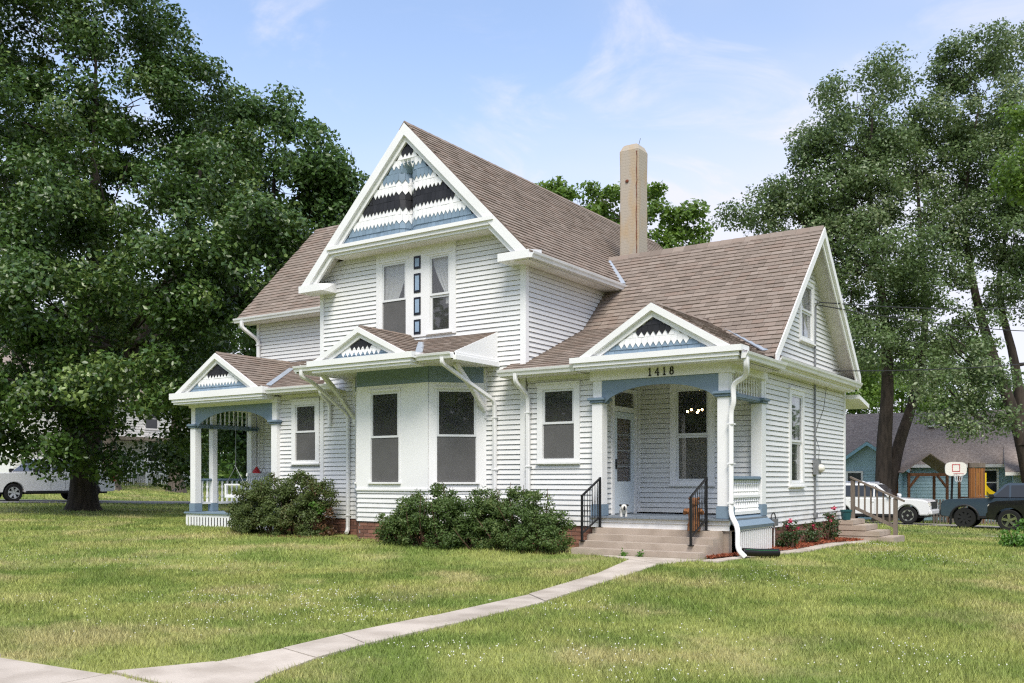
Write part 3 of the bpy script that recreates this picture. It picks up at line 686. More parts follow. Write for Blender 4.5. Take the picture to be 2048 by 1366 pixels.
def gable_roof(x0, x1, ze, za, y0, y1, y1e, left=False, vis=True):
    """porch gable: ridge over the middle, front at y0; the right slope carries shingles"""
    xm = (x0 + x1) / 2; h = za - ze; w = x1 - xm; l = math.hypot(w, h)
    roof((x1, y0, ze), (0, 1, 0), (-w, 0, h), [(0, 0), (y1e - y0, 0), (y1 - y0, l), (0, l)], vis, name='porch_roof')
    roof((x0, y0, ze), (0, 1, 0), (w, 0, h), [(0, 0), (.1, 0), (y1 - y0, l), (0, l)], False, name='porch_roof')
gable_roof(1.42, 4.74, 3.72, 4.70, -.52, 2.2, 1.35)
gable_roof(-10.75, -7.20, 3.66, 4.70, -.52, 2.02, -.1)
gable_roof(-4.42, -1.55, 3.97, 4.66, -1.68, .02, -1.35)
ls = math.hypot(2.40, 1.0)
roof((-10.75, -.40, 3.72), (1, 0, 0), (0, 2.4, 1.0), [(0, 0), (5.08, 0), (5.08, ls), (0, ls)], name='left_lower_roof')
lb2 = math.hypot(1.5, .58)
roof((-5.02, -1.48, 3.99), (1, 0, 0), (0, 1.5, .58), [(0, 0), (4.34, 0), (4.34, lb2), (0, lb2)], name='bay_roof')
l8 = math.hypot(3.05, 3.18)
roof((-10.72, 1.58, 6.03), (1, 0, 0), (0, 3.05, 3.18), [(0, 0), (7.8, 0), (7.8, l8), (0, l8)], name='left_roof')
roof((-10.72, 7.68, 6.03), (1, 0, 0), (0, -3.05, 3.18), [(0, 0), (7.8, 0), (7.8, l8), (0, l8)], False, name='left_roof')
# ridge caps
def ridgecaps(p, q, w=.15):
    p, q = Vector(p), Vector(q); n = int((q - p).length / .28); d = (q - p) / n; s = Vector((0, 0, 1)).cross(d).normalized() * w
    for i in range(n):
        a = p + d * i; b = a + d * .98; up = Vector((0, 0, .03)); dn = Vector((0, 0, -w * .93))
        SHING.add([tuple(t) for t in (a - s + dn, a + up, a + s + dn, b - s + dn, b + up * .8, b + s + dn)], [(0, 1, 4, 3), (1, 2, 5, 4), (0, 2, 1), (3, 4, 5)], H)
ridgecaps((CX, -.46, APZ + .012), (CX, 12, APZ + .012)); ridgecaps((-.5, RIDGE_Y, RIDGE_Z + .012), (4.72, RIDGE_Y, RIDGE_Z + .012))
ridgecaps((3.08, -.52, 4.712), (3.08, 2.35, 4.712), .11); ridgecaps((-8.975, -.52, 4.712), (-8.975, 1.95, 4.712), .11); ridgecaps((-2.985, -1.68, 4.672), (-2.985, 0, 4.672), .11)
# valley flashing
def flash(p, q, w=.10, n=(0, 0, 1)):
    p, q = Vector(p), Vector(q); s = (q - p).cross(Vector(n)).normalized() * w / 2; up = Vector(n).normalized() * .022
    MB().prism([p - s, q - s, q + s, p + s], up).build('valley_flashing', 'flash', H)
def onsteep(y): return RIDGE_Z - (RIDGE_Y - y) * SW
flash((3.5, 2.05, 4.48 + .04), (4.52, 1.36, 3.90 + .03), .13, (.5, -.5, 1))
flash((-.42, 4.32, 6.83), (.40, 3.52, 6.04), .13, (.5, -.5, 1))
flash((-8.1, 1.2, 4.36 + .05), (-7.3, -.28, 3.76 + .05), .13, (.4, -.3, 1)); flash((-2.5, -.25, 4.46), (-1.66, -1.36, 4.05), .15, (.3, -.4, 1))
# small dark step flashing where the roof slope ends above the porch gutter
MB().box(4.3, 4.70, 1.16, 1.24, 3.70, 3.80).build('valley_flashing', 'trimblack', H)

# ------------------------------------------------------------------ gables: rakes, cornices, shingles
def rake(x0, z0, x1, z1, y0, y1, w=.24, name='rake_board', zmin=None):
    """sloping board in a plane of constant Y under the roof edge"""
    d = Vector((x1 - x0, 0, z1 - z0)).normalized(); dn = Vector((0, 0, -w / max(abs(d.x), .2)))
    dn = Vector((0, 0, -1)) * (w / abs(d.x))
    q = [(x0, z0), (x1, z1), (x1, z1 + dn.z), (x0, z0 + dn.z)]
    if zmin is not None: q = clip_poly(q, 0, -1, -zmin)
    MB().prism([(x, y0, z) for x, z in q], (0, y1 - y0, 0)).build(name, 'white', H)
def gable_front(x0, x1, ze, za, yf, corn_b, corn_t, rows, kind, wr=.115):
    """pediment in the plane yf: two rakes, horizontal cornice, shingled field"""
    xm = (x0 + x1) / 2; sl = (za - ze) / (x1 - xm)
    rake(x0, ze - .01, xm, za - .01, yf - .07, yf, wr, zmin=corn_t - .05); rake(x1, ze - .01, xm, za - .01, yf - .07, yf, wr, zmin=corn_t - .05)
    rake(x0 + .02, ze - .03, xm, za - .05, yf, yf + .05, wr + .06, 'rake_moulding', corn_t - .05); rake(x1 - .02, ze - .03, xm, za - .05, yf, yf + .05, wr + .06, 'rake_moulding', corn_t - .05)
    c = MB(); c.box(x0 - .03, x1 + .03, yf - .09, yf + .30, corn_b + .13, corn_t).box(x0 + .03, x1 - .03, yf - .055, yf + .35, corn_b + .055, corn_b + .13).box(x0 + .06, x1 - .06, yf - .02, yf + .4, corn_b, corn_b + .055)
    c.build('cornice', 'white', H)
    bk = MB().prism([(x0 + .1, yf + .06, corn_t - .02), (x1 - .1, yf + .06, corn_t - .02), (xm, yf + .06, za - .12)], (0, .05, 0)).build('gable_field', 'shk_white', H)
    SHP[0] = bk
    k = (wr + .145) * math.sqrt(1 + sl * sl)
    half = lambda z: max(.0, (za - .05 - z) / sl - (wr + .045) * math.sqrt(1 + sl * sl) / sl)
    lim = lambda z: (xm - half(z), xm + half(z))
    shake_panel(lambda s, n, z: (s, yf + .045 - n, z), rows, lim)
def small_rows(b, t):
    h = t - b
    return [(b, b + .13 * h, 'shk_blue', False), (b + .13 * h, b + .26 * h, 'shk_blue', False), (b + .28 * h, b + .42 * h, 'shk_white', True), (b + .42 * h, b + .56 * h, 'shk_white', False), (b + .57 * h, b + .72 * h, 'shk_black', True), (b + .72 * h, b + .86 * h, 'shk_black', False), (b + .86 * h, t, 'shk_black', False)]
gable_front(1.42, 4.74, 3.72, 4.70, -.50, 3.575, 3.81, small_rows(3.81, 4.50), 'p')
gable_front(-10.75, -7.20, 3.66, 4.70, -.50, 3.47, 3.76, small_rows(3.76, 4.49), 'p')
gable_front(-4.42, -1.55, 3.97, 4.66, -1.66, 3.79, 4.04, small_rows(4.04, 4.45), 'p', .10)
# tall gable
YG = -.44
xl, xr = 2 * CX - .38, .38
rake(xl, EZ - .02, CX, APZ - .01, YG - .03, YG + .04, .18, zmin=EZ - .1); rake(xr, EZ - .02, CX, APZ - .01, YG - .03, YG + .04, .18, zmin=EZ - .1)
rake(xl + .05, EZ - .05, CX, APZ - .07, YG + .04, YG + .10, .23, 'rake_moulding', EZ - .1); rake(xr - .05, EZ - .05, CX, APZ - .07, YG + .04, YG + .10, .23, 'rake_moulding', EZ - .1)
for sgn, x in ((1, xl), (-1, xr)):     # sloping soffit under the rakes down to the wall
    p = [(x + sgn * .03, YG + .10, EZ - .10), (CX, YG + .10, APZ - .16), (CX, .03, APZ - .16), (x + sgn * .03, .03, EZ - .10)]
    MB().prism(p, (0, 0, -.03)).build('rake_soffit', 'soffit', H)
c = MB(); c.box(-5.12, -.46, YG - .06, 0, 6.76, 6.84).box(-5.08, -.50, YG - .02, 0, 6.68, 6.76).box(-5.05, -.53, YG + .03, -.001, 6.62, 6.68); c.build('cornice', 'white', H)
MB().box(-5.0, -.58, YG + .06, -.002, 6.60, 6.62).build('soffit', 'soffit', H)
SHP[0] = MB().prism([(-5.0, YG + .40, 6.82), (-.64, YG + .40, 6.82), (CX, YG + .40, 9.0)], (0, .03, 0)).build('gable_field', 'shk_white', H)
SHP[0].data.materials.clear(); SHP[0].data.materials.append(MT['dark'])
def gpath(zt):
    """front line of the pediment: flat, curling inward to a slot in the middle below zt"""
    Rr = .26; c0 = CX - .02
    def f(s, n, z):
        if z > zt: return (s, YG + .10 - n, z)
        d = s - c0
        if abs(d) >= Rr * 1.2: return (s, YG + .10 - n, z)
        a = (Rr * 1.2 - abs(d)) / (Rr * 1.2) * math.pi / 2
        sg = 1 if d >= 0 else -1
        x = c0 + sg * (Rr * 1.2 - (Rr - 0) * math.sin(a)) ; y = YG + .10 + Rr * .9 * (1 - math.cos(a))
        return (x - sg * n * math.sin(a) , y - n * math.cos(a), z)
    return f
hw = lambda z: max(.0, (APZ - .08 - z) / SLM - .215 * math.sqrt(1 + SLM * SLM) / SLM)
lim = lambda z: (CX - hw(z), CX + hw(z))
def bands():
    rows = []
    for b, t, m, n in ((6.84, 7.15, 'shk_blue', 2), (7.18, 7.43, 'shk_white', 2), (7.46, 7.78, 'shk_black', 2), (7.81, 8.05, 'shk_white', 2), (8.06, 8.34, 'shk_blue', 2), (8.36, 8.58, 'shk_white', 2), (8.60, 8.86, 'shk_black', 2)):
        for i in range(n): rows.append((b + (t - b) * i / n + (.0 if i else 0), b + (t - b) * (i + 1) / n + (.05 if i == n - 1 else 0), m, i == 0 and b > 6.9))
    return rows
shake_panel(gpath(8.30), bands(), lim, w=.105)
# boxed eave returns of the tall gable
for x0, x1 in ((xl - .02, xl + .75), (xr - .72, xr + .02)):
    b = MB(); b.hexa([(x0, YG - .05, EZ - .14), (x1, YG - .05, EZ - .14), (x1, .0, EZ - .14), (x0, .0, EZ - .14), (x0, YG - .05, EZ + .02), (x1 - .12 * (x0 < -3) , YG - .05, EZ + .02), (x1, .0, EZ + .10), (x0, .0, EZ + .10)]); b.build('eave_return', 'white', H)
# long eaves of the tall block: soffit, fascia, gutter
MB().box(.0, .37, YG + .05, 3.9, EZ - .16, EZ - .13).build('soffit', 'soffit', H); MB().box(.355, .385, YG + .05, 3.7, EZ - .16, EZ - .02).build('fascia', 'white', H)
gutter((.39, -.46, EZ - .02), (.39, 3.52, EZ - .02), (1, 0, 0))
MB().box(-10.66, -5.7, 1.60, 2.0, 5.88, 5.91).build('soffit', 'soffit', H); MB().box(-10.66, -5.75, 1.585, 1.61, 5.88, 6.02).build('fascia', 'white', H)
gutter((-10.75, 1.58, 6.01), (-5.79, 1.58, 6.01), (0, -1, 0))
MB().prism([(-10.70, 1.62, 5.92), (-10.70, 4.63, 9.06), (-10.70, 4.63, 8.84), (-10.70, 1.62, 5.76)], (.04, 0, 0)).build('rake_board', 'white', H)
# low wing and left eaves
def eave(x0, x1, z=3.70, y=-.40, back=0.):
    MB().box(x0, x1, y + .02, back, z - .14, z - .115).build('soffit', 'soffit', H); MB().box(x0, x1, y, y + .022, z - .14, z - .01).build('fascia', 'white', H)
    gutter((x0, y - .002, z - .005), (x1, y - .002, z - .005), (0, -1, 0))
eave(-.34, 1.44, 3.70); eave(-7.18, -5.0, 3.715)
trim(F0, [(.07, 1.6, .002, .04, 3.50, 3.57), (-7.2, -5.8, .002, .04, 3.50, 3.57)], 'frieze_board')
# porch eave running back along the right end (under the porch roof's right slope)
MB().box(4.33, 4.73, -.20, 1.62, 3.55, 3.575).build('soffit', 'soffit', H); MB().box(4.70, 4.725, -.42, 1.55, 3.55, 3.70).build('fascia', 'white', H)
gutter((4.735, -.50, 3.70), (4.735, 1.62, 3.70), (1, 0, 0))
# bay eaves, end return and brackets
MB().box(-5.0, -.70, -1.46, 0, 3.85, 3.875).build('soffit', 'soffit', H)
for x0, x1 in ((-5.02, -4.40), (-1.57, -.68)):
    MB().box(x0, x1, -1.50, -1.475, 3.85, 3.98).build('fascia', 'white', H); gutter((x0, -1.502, 3.985), (x1, -1.502, 3.985), (0, -1, 0))
for x in (-.70, -5.04):
    MB().prism([(x, -1.47, 3.90), (x, -.02, 3.90), (x, -.02, 4.56), (x, -1.47, 4.0)], (.04, 0, 0)).build('end_panel', 'white', H)
    MB().box(x - .03, x + .09, -1.5, -.02, 3.84, 3.93).box(x - .01, x + .07, -1.47, -.02, 3.93, 3.98).build('end_moulding', 'white', H)
for x in (-.98, -4.68):
    b = MB(); b.box(x - .04, x + .04, -.06, -.03 + .03, 2.78, 3.84)
    b.build('bracket_post', 'white', H)
    MB().tube([(x, -.05, 2.95), (x - .0, -.45, 3.35), (x, -1.05, 3.84)], .05, sect=RS).build('bracket', 'white', H)
MB().tube([(-.78, -1.38, 3.86), (-.9, -.6, 3.62), (-.93, -.08, 3.2)], .001, 4).build('bracket', 'white', H) if False else None
downspout([(-.90, -1.57, 3.88), (-.90, -1.57, 3.78), (-.92, -1.2, 3.66), (-.70, -.08, 3.13), (-.70, -.08, .30)], .042)
downspout([(-4.80, -1.57, 3.88), (-4.80, -1.57, 3.76), (-4.80, -1.2, 3.64), (-4.85, -.08, 3.02), (-4.85, -.08, .36), (-4.78, -.2, .28)], .042)
downspout([(-5.35, -.46, 3.62), (-5.35, -.46, 3.5), (-5.44, -.08, 3.3), (-5.44, -.08, 2.8)], .042)
downspout([(.07, -.46, 3.62), (.07, -.46, 3.45), (.13, -.09, 3.20), (.13, -.09, .35)], .045)
downspout([(-10.42, 1.50, 5.92), (-10.42, 1.50, 5.75), (-10.22, 1.92, 5.42), (-10.22, 1.92, 4.3)], .05)
# pent cornice across the right end with its strip of shingles
c = MB(FXR); c.box(1.30, 7.66, .0, .33, 3.70, 3.86).box(1.35, 7.63, .0, .28, 3.64, 3.70); c.build('cornice', 'white', H)
MB(FXR).hexa([(1.30, -.02, 3.862), (7.66, -.02, 3.862), (7.66, .36, 3.862), (1.30, .36, 3.862), (1.30, -.02, 3.97), (7.66, -.02, 3.97), (7.66, .36, 3.875), (1.30, .36, 3.875)]).build('pent_roof', 'shingle', H)
gutter((4.632, 1.62, 3.845), (4.632, 7.68, 3.845), (1, 0, 0))
for sgn in (-1, 1):
    ext = 3.18 if sgn < 0 else 3.04; y0 = RIDGE_Y + sgn * ext; z0 = RIDGE_Z - ext * SW
    for xx0, xx1, w, dz, nm in ((4.69, 4.745, .21, -.012, 'rake_board'), (4.66, 4.69, .30, -.05, 'rake_moulding')):
        MB().prism([(xx0, y0, z0 + dz), (xx0, RIDGE_Y, RIDGE_Z + dz), (xx0, RIDGE_Y, RIDGE_Z + dz - w), (xx0, y0, z0 + dz - w)], (xx1 - xx0, 0, 0)).build(nm, 'white', H)
    MB().prism([(4.30, y0, z0 - .10), (4.30, RIDGE_Y, RIDGE_Z - .10), (4.67, RIDGE_Y, RIDGE_Z - .10), (4.67, y0, z0 - .10)], (0, 0, -.03)).build('rake_soffit', 'soffit', H)
# little roof over the back stoop
MB().hexa([(3.6, 7.72, 3.48), (4.66, 7.72, 3.48), (4.66, 8.7, 3.30), (3.6, 8.7, 3.30), (3.6, 7.72, 3.58), (4.66, 7.72, 3.58), (4.66, 8.7, 3.40), (3.6, 8.7, 3.40)]).build('stoop_roof', 'white', H)
# chimney
ch = MB(); cx0, cx1, cy0, cy1 = -.47, .06, 5.0, 5.55
ch.add([(cx0, cy0, 6.2), (cx1, cy0, 6.2), (cx1, cy1, 6.2), (cx0, cy1, 6.2), (cx0 + .01, cy0 + .01, 8.9), (cx1 - .01, cy0 + .01, 8.9), (cx1 - .01, cy1 - .01, 8.9), (cx0 + .01, cy1 - .01, 8.9),
        (cx0, cy0, 9.70), (cx1, cy0, 9.70), (cx1, cy1, 9.70), (cx0, cy1, 9.70), (cx0 + .07, cy0 + .07, 9.86), (cx1 - .07, cy0 + .07, 9.86), (cx1 - .07, cy1 - .07, 9.86), (cx0 + .07, cy1 - .07, 9.86)],
       [(a + i, a + (i + 1) % 4, b + (i + 1) % 4, b + i) for a, b in ((0, 4), (4, 8), (8, 12)) for i in range(4)] + [(12, 13, 14, 15), (3, 2, 1, 0)])
mat('stucco_brick', (.42, .37, .30), .9, var=.85, scale=1.7, c2=(.46, .31, .15), det=8, bump=.0, stretch=(1.6, 1.6, .7), vmask=(.46, .72))
def courses(m):
    nt = m.node_tree; N = nt.nodes.new; L = nt.links.new; g = N('ShaderNodeNewGeometry'); mp = N('ShaderNodeMapping'); mp.inputs['Rotation'].default_value = (R(90), 0, 0); L(g.outputs['Position'], mp.inputs[0])
    b = N('ShaderNodeTexBrick'); b.inputs['Scale'].default_value = 1; b.inputs['Brick Width'].default_value = .21; b.inputs['Row Height'].default_value = .075; b.inputs['Mortar Size'].default_value = .008; b.inputs['Mortar Smooth'].default_value = .6; L(mp.outputs[0], b.inputs[0])
    n = N('ShaderNodeTexNoise'); n.inputs['Scale'].default_value = 18; L(g.outputs['Position'], n.inputs[0]); a = N('ShaderNodeMath'); a.operation = 'SUBTRACT'; L(n.outputs[0], a.inputs[0]); L(b.outputs['Fac'], a.inputs[1])
    bp = N('ShaderNodeBump'); bp.inputs['Strength'].default_value = .3; bp.inputs['Distance'].default_value = .01; L(a.outputs[0], bp.inputs['Height']); L(bp.outputs[0], nt.nodes['Principled BSDF'].inputs['Normal'])
courses(MT['stucco_brick'])
cho = ch.build('chimney', 'stucco_brick', H, bevel=.03, label='tall rendered chimney stained with rust')
MB().ball((cx0 + .22, cy0 - .005, 8.93), .05, 8, 5, (1, .4, .8)).build('flue_hole', 'rust', cho)
pts = [(cx1 - .045 + rnd.uniform(-.012, .012), cy0 - .004, z) for z in np.arange(6.4, 9.7, .12)]
MB().tube(pts, [.006 + rnd.uniform(0, .008) for _ in pts], 5).build('crack', 'rust', cho)
MB().tube([(cx1 - .1, cy0 + .2, 9.8), (cx1 - .04, cy0 + .2, 10.0)], .006, 5).build('lightning_rod', 'iron', cho)

# ------------------------------------------------------------------ porches
BAL = [(.022, 0), (.022, .06), (.014, .08), (.028, .12), (.020, .20), (.012, .30), (.026, .36), (.014, .40), (.022, .44), (.022, .50)]
def baluster_mesh(h, k=1.):
    b = MB().lathe([(r_ * k, z * h / .5) for r_, z in BAL], n=8); me = b.mesh('baluster', 'white', True); return me
def post(x0, x1, y0, y1, zf, zc, zt, m='white'):
    """square porch post with blue plinth and blue cap moulding"""
    p = MB().box(x0, x1, y0, y1, zf + .22, zc - .05).box(x0 + .015, x1 - .015, y0 + .015, y1 - .015, zc + .05, zt).build('porch_post', m, H, bevel=.008)
    MB().box(x0 - .02, x1 + .02, y0 - .02, y1 + .02, zf, zf + .222).build('plinth', 'blue', p, bevel=.01)
    b = MB().box(x0 - .04, x1 + .04, y0 - .04, y1 + .04, zc - .05, zc - .005).box(x0 - .07, x1 + .07, y0 - .07, y1 + .07, zc - .005, zc + .05); b.build('capital', 'blue', p, bevel=.012)
    return p
def arch(x0, x1, y0, y1, zs, zt, zc, flat=.0):
    """blue valance board with an arched lower edge"""
    n = 20; lo = [(x0, zs)]
    for i in range(n + 1):
        t = i / n; x = x0 + .06 + (x1 - x0 - .12) * t
        lo.append((x, zs + (zc - zs) * (1 - abs(2 * t - 1) ** 2.1) ** .72))
    lo.append((x1, zs))
    V = [(x, y0, z) for x, z in lo] + [(x, y0, zt) for x, z in lo] + [(x, y1, z) for x, z in lo] + [(x, y1, zt) for x, z in lo]; m = len(lo); F = []
    for i in range(m - 1): F += [(i, i + 1, m + i + 1, m + i), (2 * m + i, 3 * m + i, 3 * m + i + 1, 2 * m + i + 1), (i, 2 * m + i, 2 * m + i + 1, i + 1), (m + i, m + i + 1, 3 * m + i + 1, 3 * m + i)]
    F += [(0, m, 3 * m, 2 * m), (m - 1, 3 * m - 1, 4 * m - 1, 2 * m - 1)]
    MB().add(V, F).build('porch_arch', 'blue', H)
def spindles(p, q, h, n, k=1.):
    me = baluster_mesh(h, k); p, q = Vector(p), Vector(q)
    for i in range(n):
        o = link('baluster', me, H); o.location = p + (q - p) * ((i + .5) / n)
# right porch
FZ = .81
for i in range(22):
    x = 1.60 + i * .128
    MB().box(x + .003, min(x + .125, 4.42), -.22 + rnd.uniform(-.006, .006), 1.78, FZ - .03, FZ + rnd.uniform(-.002, .002)).build('floor_board', 'floorpaint', H)
MB().box(1.58, 4.40, -.16, -.12, .70, FZ - .032).box(1.58, 4.38, -.14, -.10, .60, .698).build('porch_fascia', 'white', H)
MB().box(1.62, 4.36, -.10, 1.78, .05, .60).build('porch_base', 'concrete', H)
post(1.64, 1.86, -.16, .06, FZ, 3.02, 3.45); post(4.17, 4.39, -.16, .06, FZ, 3.02, 3.45)
post(4.14, 4.36, 1.62, 1.84, FZ, 3.02, 3.45)
MB().box(1.88, 2.04, .10, .24, FZ, 3.45).build('pilaster', 'white', H) if False else None
MB().box(1.60, 4.41, -.17, .07, 3.395, 3.61).build('porch_beam', 'white', H); MB().box(4.15, 4.40, .07, 1.84, 3.43, 3.56).build('porch_beam', 'white', H)
arch(1.845, 4.185, -.135, -.10, 2.97, 3.395, 3.265)
MB().box(1.66, 4.3, .0, 1.8, 3.50, 3.52).build('porch_ceiling', 'soffit', H)
spindles((4.28, .10, 3.08), (4.28, 1.60, 3.08), .34, 11, .95)
MB().box(4.22, 4.36, .07, 1.61, 2.98, 3.07).build('frieze_rail', 'blue', H, bevel=.02)
MB().box(4.22, 4.36, .07, 1.61, 1.50, 1.57).build('hand_rail', 'blue', H, bevel=.02); MB().box(4.25, 4.33, .07, 1.61, 1.18, 1.225).build('mid_rail', 'white', H); MB().box(4.24, 4.34, .07, 1.61, .87, .93).build('base_rail', 'white', H)
spindles((4.29, .08, 1.225), (4.29, 1.60, 1.225), .275, 13, 1.35); spindles((4.29, .08, .93), (4.29, 1.60, .93), .25, 13, 1.35)
MB().hexa([(4.30, -.16, .80), (4.52, .02, .62), (4.52, 1.80, .62), (4.30, 1.84, .80), (4.30, -.16, .86), (4.54, .0, .68), (4.54, 1.82, .68), (4.30, 1.84, .86)]).build('skirt_sill', 'blue', H)
skirt = MB().box(4.44, 4.50, .02, 1.82, .58, .64).box(4.44, 4.50, .02, 1.82, .10, .15).build('porch_skirt', 'white', H)
for i in range(17):
    y = .03 + i * .106
    SLAT.add([(4.486, y, .0), (4.50, y, .0), (4.50, y + .058, .0), (4.486, y + .058, .0), (4.486, y, .60), (4.50, y, .60), (4.50, y + .058, .60), (4.486, y + .058, .60)], HEXF, skirt)
MB().box(4.30, 4.36, .05, 1.80, .0, .58).build('porch_base', 'dark', H)  # dark sheet behind the slats, shade of the gaps in its colour
downspout([(4.80, -.42, 3.60), (4.80, -.42, 3.46), (4.74, -.24, 3.30), (4.48, -.22, 3.18), (4.50, -.22, 2.86), (4.44, -.20, 2.70), (4.44, -.20, .88), (4.60, -.30, .68), (4.60, -.30, .30), (4.72, -.26, .17)], .048)
# house number
NUMS = {'1': [((.5, 0), (.5, 1), (.28, .86)), ((.25, 0), (.75, 0))], '4': [((.68, 0), (.68, 1), (.1, .32), (.92, .32)), ((.5, 0), (.86, 0))],
        '8': [tuple((.5 + .26 * math.sin(a), .76 + .23 * math.cos(a)) for a in np.linspace(0, 2 * math.pi, 15)), tuple((.5 + .33 * math.sin(a), .27 + .27 * math.cos(a)) for a in np.linspace(0, 2 * math.pi, 15))]}
for i, ch_ in enumerate('1418'):
    b = MB()
    for st in NUMS[ch_]: b.tube([(2.82 + i * .145 + x * .10, -.18, 3.425 + y * .135) for x, y in st], .0115, 6)
    b.build('house_number', 'black', H)
# front door with storm door and transom
trim(FD, [(.60, .70, -.02, .05, FZ, 3.36), (1.58, 1.68, -.02, .05, FZ, 3.36), (.70, 1.58, -.02, .05, 3.28, 3.36), (.70, 1.58, -.02, .045, 2.88, 2.98)], 'door_casing')
dr = MB(FD).box(.71, .83, .0, .035, FZ + .02, 2.87).box(1.45, 1.57, .0, .035, FZ + .02, 2.87).box(.83, 1.45, .0, .035, 2.74, 2.87).box(.83, 1.45, .0, .035, FZ + .02, 1.47).build('front_door', 'doorpaint', H)
MB(FD).box(.83, 1.45, .010, .016, 1.47, 2.74).build('pane', 'glass', dr)
MB(FD).box(.72, 1.56, -.07, -.05, FZ + .02, 2.87).build('inner_door', 'wood_brown', dr)
for z in (1.78, 2.1, 2.42): MB(FD).box(.83, 1.45, .004, .010, z - .012, z + .012).build('glazing_bar', 'white', dr)
MB(FD).box(.75, .78, .035, .06, 1.72, 1.92).build('handle', 'black', dr)
MB(FD).box(.70, 1.58, .0, .006, 2.98, 3.28).build('transom', 'glass', H)
MB(FD).box(.55, 1.75, -.5, -.48, .7, 3.5).build('dark_room_sheet', 'dark', H)
# left porch
LZ = .66
MB().box(-10.66, -7.20, -.22, 2.0, LZ - .04, LZ).build('porch_floor', 'blue', H)
MB().box(-10.62, -7.22, -.18, -.14, LZ - .13, LZ - .042).build('porch_fascia', 'white', H)
for x0 in (-10.50, -7.38): post(x0, x0 + .20, -.14, .06, LZ, 2.92, 3.42)
post(-10.50, -10.30, 1.74, 1.94, LZ, 2.92, 3.42); post(-7.36, -7.20, .30, .46, LZ, 2.92, 3.42); post(-10.48, -10.32, .44, .60, LZ, 2.92, 3.42)
MB().box(-10.54, -7.14, -.16, .08, 3.40, 3.54).build('porch_beam', 'white', H); MB().box(-10.54, -10.28, .08, 1.96, 3.40, 3.54).build('porch_beam', 'white', H); MB().box(-7.36, -7.14, .08, .5, 3.40, 3.54).build('porch_beam', 'white', H)
arch(-10.31, -7.37, -.12, -.085, 2.88, 3.40, 3.26)
MB().box(-10.5, -7.2, .0, 2.0, 3.46, 3.48).build('porch_ceiling', 'soffit', H)
spindles((-10.40, .10, 2.99), (-10.40, 1.72, 2.99), .40, 11, 1.0); MB().box(-10.46, -10.34, .07, 1.73, 2.88, 2.99).build('frieze_rail', 'blue', H, bevel=.02)
spindles((-7.28, .08, 2.99), (-7.28, .30, 2.99), .40, 1, 1.1)
MB().box(-10.46, -10.34, .07, 1.73, 1.48, 1.54).build('hand_rail', 'blue', H, bevel=.02); MB().box(-10.43, -10.37, .07, 1.73, .86, .92).build('base_rail', 'white', H)
spindles((-10.40, .08, .92), (-10.40, 1.72, .92), .56, 10, 1.5)
lsk = MB().box(-10.62, -7.22, -.17, -.13, .10, .14).build('porch_skirt', 'white', H)
for i in range(29):
    x = -10.62 + i * .118; z0 = g1(x, -.2) - .03
    SLAT.add([(x, -.185, z0), (x + .075, -.185, z0), (x + .075, -.173, z0), (x, -.173, z0), (x, -.185, LZ - .10), (x + .075, -.185, LZ - .10), (x + .075, -.173, LZ - .10), (x, -.173, LZ - .10)], HEXF, lsk)
MB().box(-10.6, -7.25, -.08, 2.0, .0, LZ - .05).build('porch_base', 'dark', H)  # dark fill makes the skirt gaps read as shaded
# porch swing on chains
sw = empty('porch_swing', (-9.5, .95, 1.10), R(-75), 'white slatted porch swing hanging on chains in the far porch', 'swing')
s_ = MB()
for i in range(5): MB().box(-.62, .62, -.25 + i * .105, -.17 + i * .105, 0, .02).build('seat_slat', 'white', sw)
for i in range(12):
    x = -.58 + i * .105; MB().hexa([(x - .03, .27, .02), (x + .03, .27, .02), (x + .03, .29, .02), (x - .03, .29, .02), (x - .03, .40, .52), (x + .03, .40, .52), (x + .03, .42, .52), (x - .03, .42, .52)]).build('back_slat', 'white', sw)
MB().hexa([(-.66, .385, .50), (.66, .385, .50), (.66, .43, .50), (-.66, .43, .50), (-.66, .40, .58), (.66, .40, .58), (.66, .44, .58), (-.66, .44, .58)]).build('top_rail', 'white', sw)
for x in (-.66, .62):
    MB().box(x, x + .04, -.28, .36, .26, .30).box(x, x + .04, -.27, -.22, .0, .26).build('arm', 'white', sw)
    MB().tube([(x + .02, -.24, .3), (x + .02, .06, .75), (x + .02, .06, 2.36)], .008, 5).build('chain', 'metal_grey', sw); MB().tube([(x + .02, .32, .3), (x + .02, .06, .75)], .008, 5).build('chain', 'metal_grey', sw)
MB().box(-.66, .66, -.27, .30, -.06, .0).build('seat_frame', 'white', sw)
hb = empty('hummingbird_feeder', (-9.75, 1.45, 1.62), label='red feeder hanging at the back of the far porch', cat='feeder')
MB().lathe([(.02, .0), (.09, .03), (.12, .10), (.05, .20), (.02, .24)], n=12).build('basin', 'red', hb, True); MB().tube([(0, 0, .2), (0, 0, 1.84)], .004, 5).build('hanger', 'iron', hb)

# electric service, spigot, cables (parts of the house)
el = MB(FXR).tube([(5.12, .05, .62), (5.12, .05, 3.62)], .022, 8).build('conduit', 'metal_grey', H)
MB(FXR).tube([(5.12, .05, 3.98), (5.12, .06, 5.35), (5.10, .12, 5.45), (5.02, .16, 5.40)], .022, 8).build('conduit', 'metal_grey', H)
me_ = MB(FXR).box(5.02, 5.24, .03, .15, 1.62, 1.95).build('meter_box', 'metal_grey', H); MB(FXR).lathe([(.09, .15), (.09, .19), (.07, .24), (.03, .26)], (5.13, 0, 1.76), 12, 'y').build('meter', 'lamp_clear', me_, True)
MB(FXR).box(5.08, 5.16, .03, .10, .66, .78).build('junction_box', 'metal_grey', H)
MB(FXR).tube([(6.0, .05, 3.63), (5.6, .10, 3.1), (5.25, .06, 2.7), (5.14, .05, 2.5)], .007, 5).build('service_cable', 'iron', H)
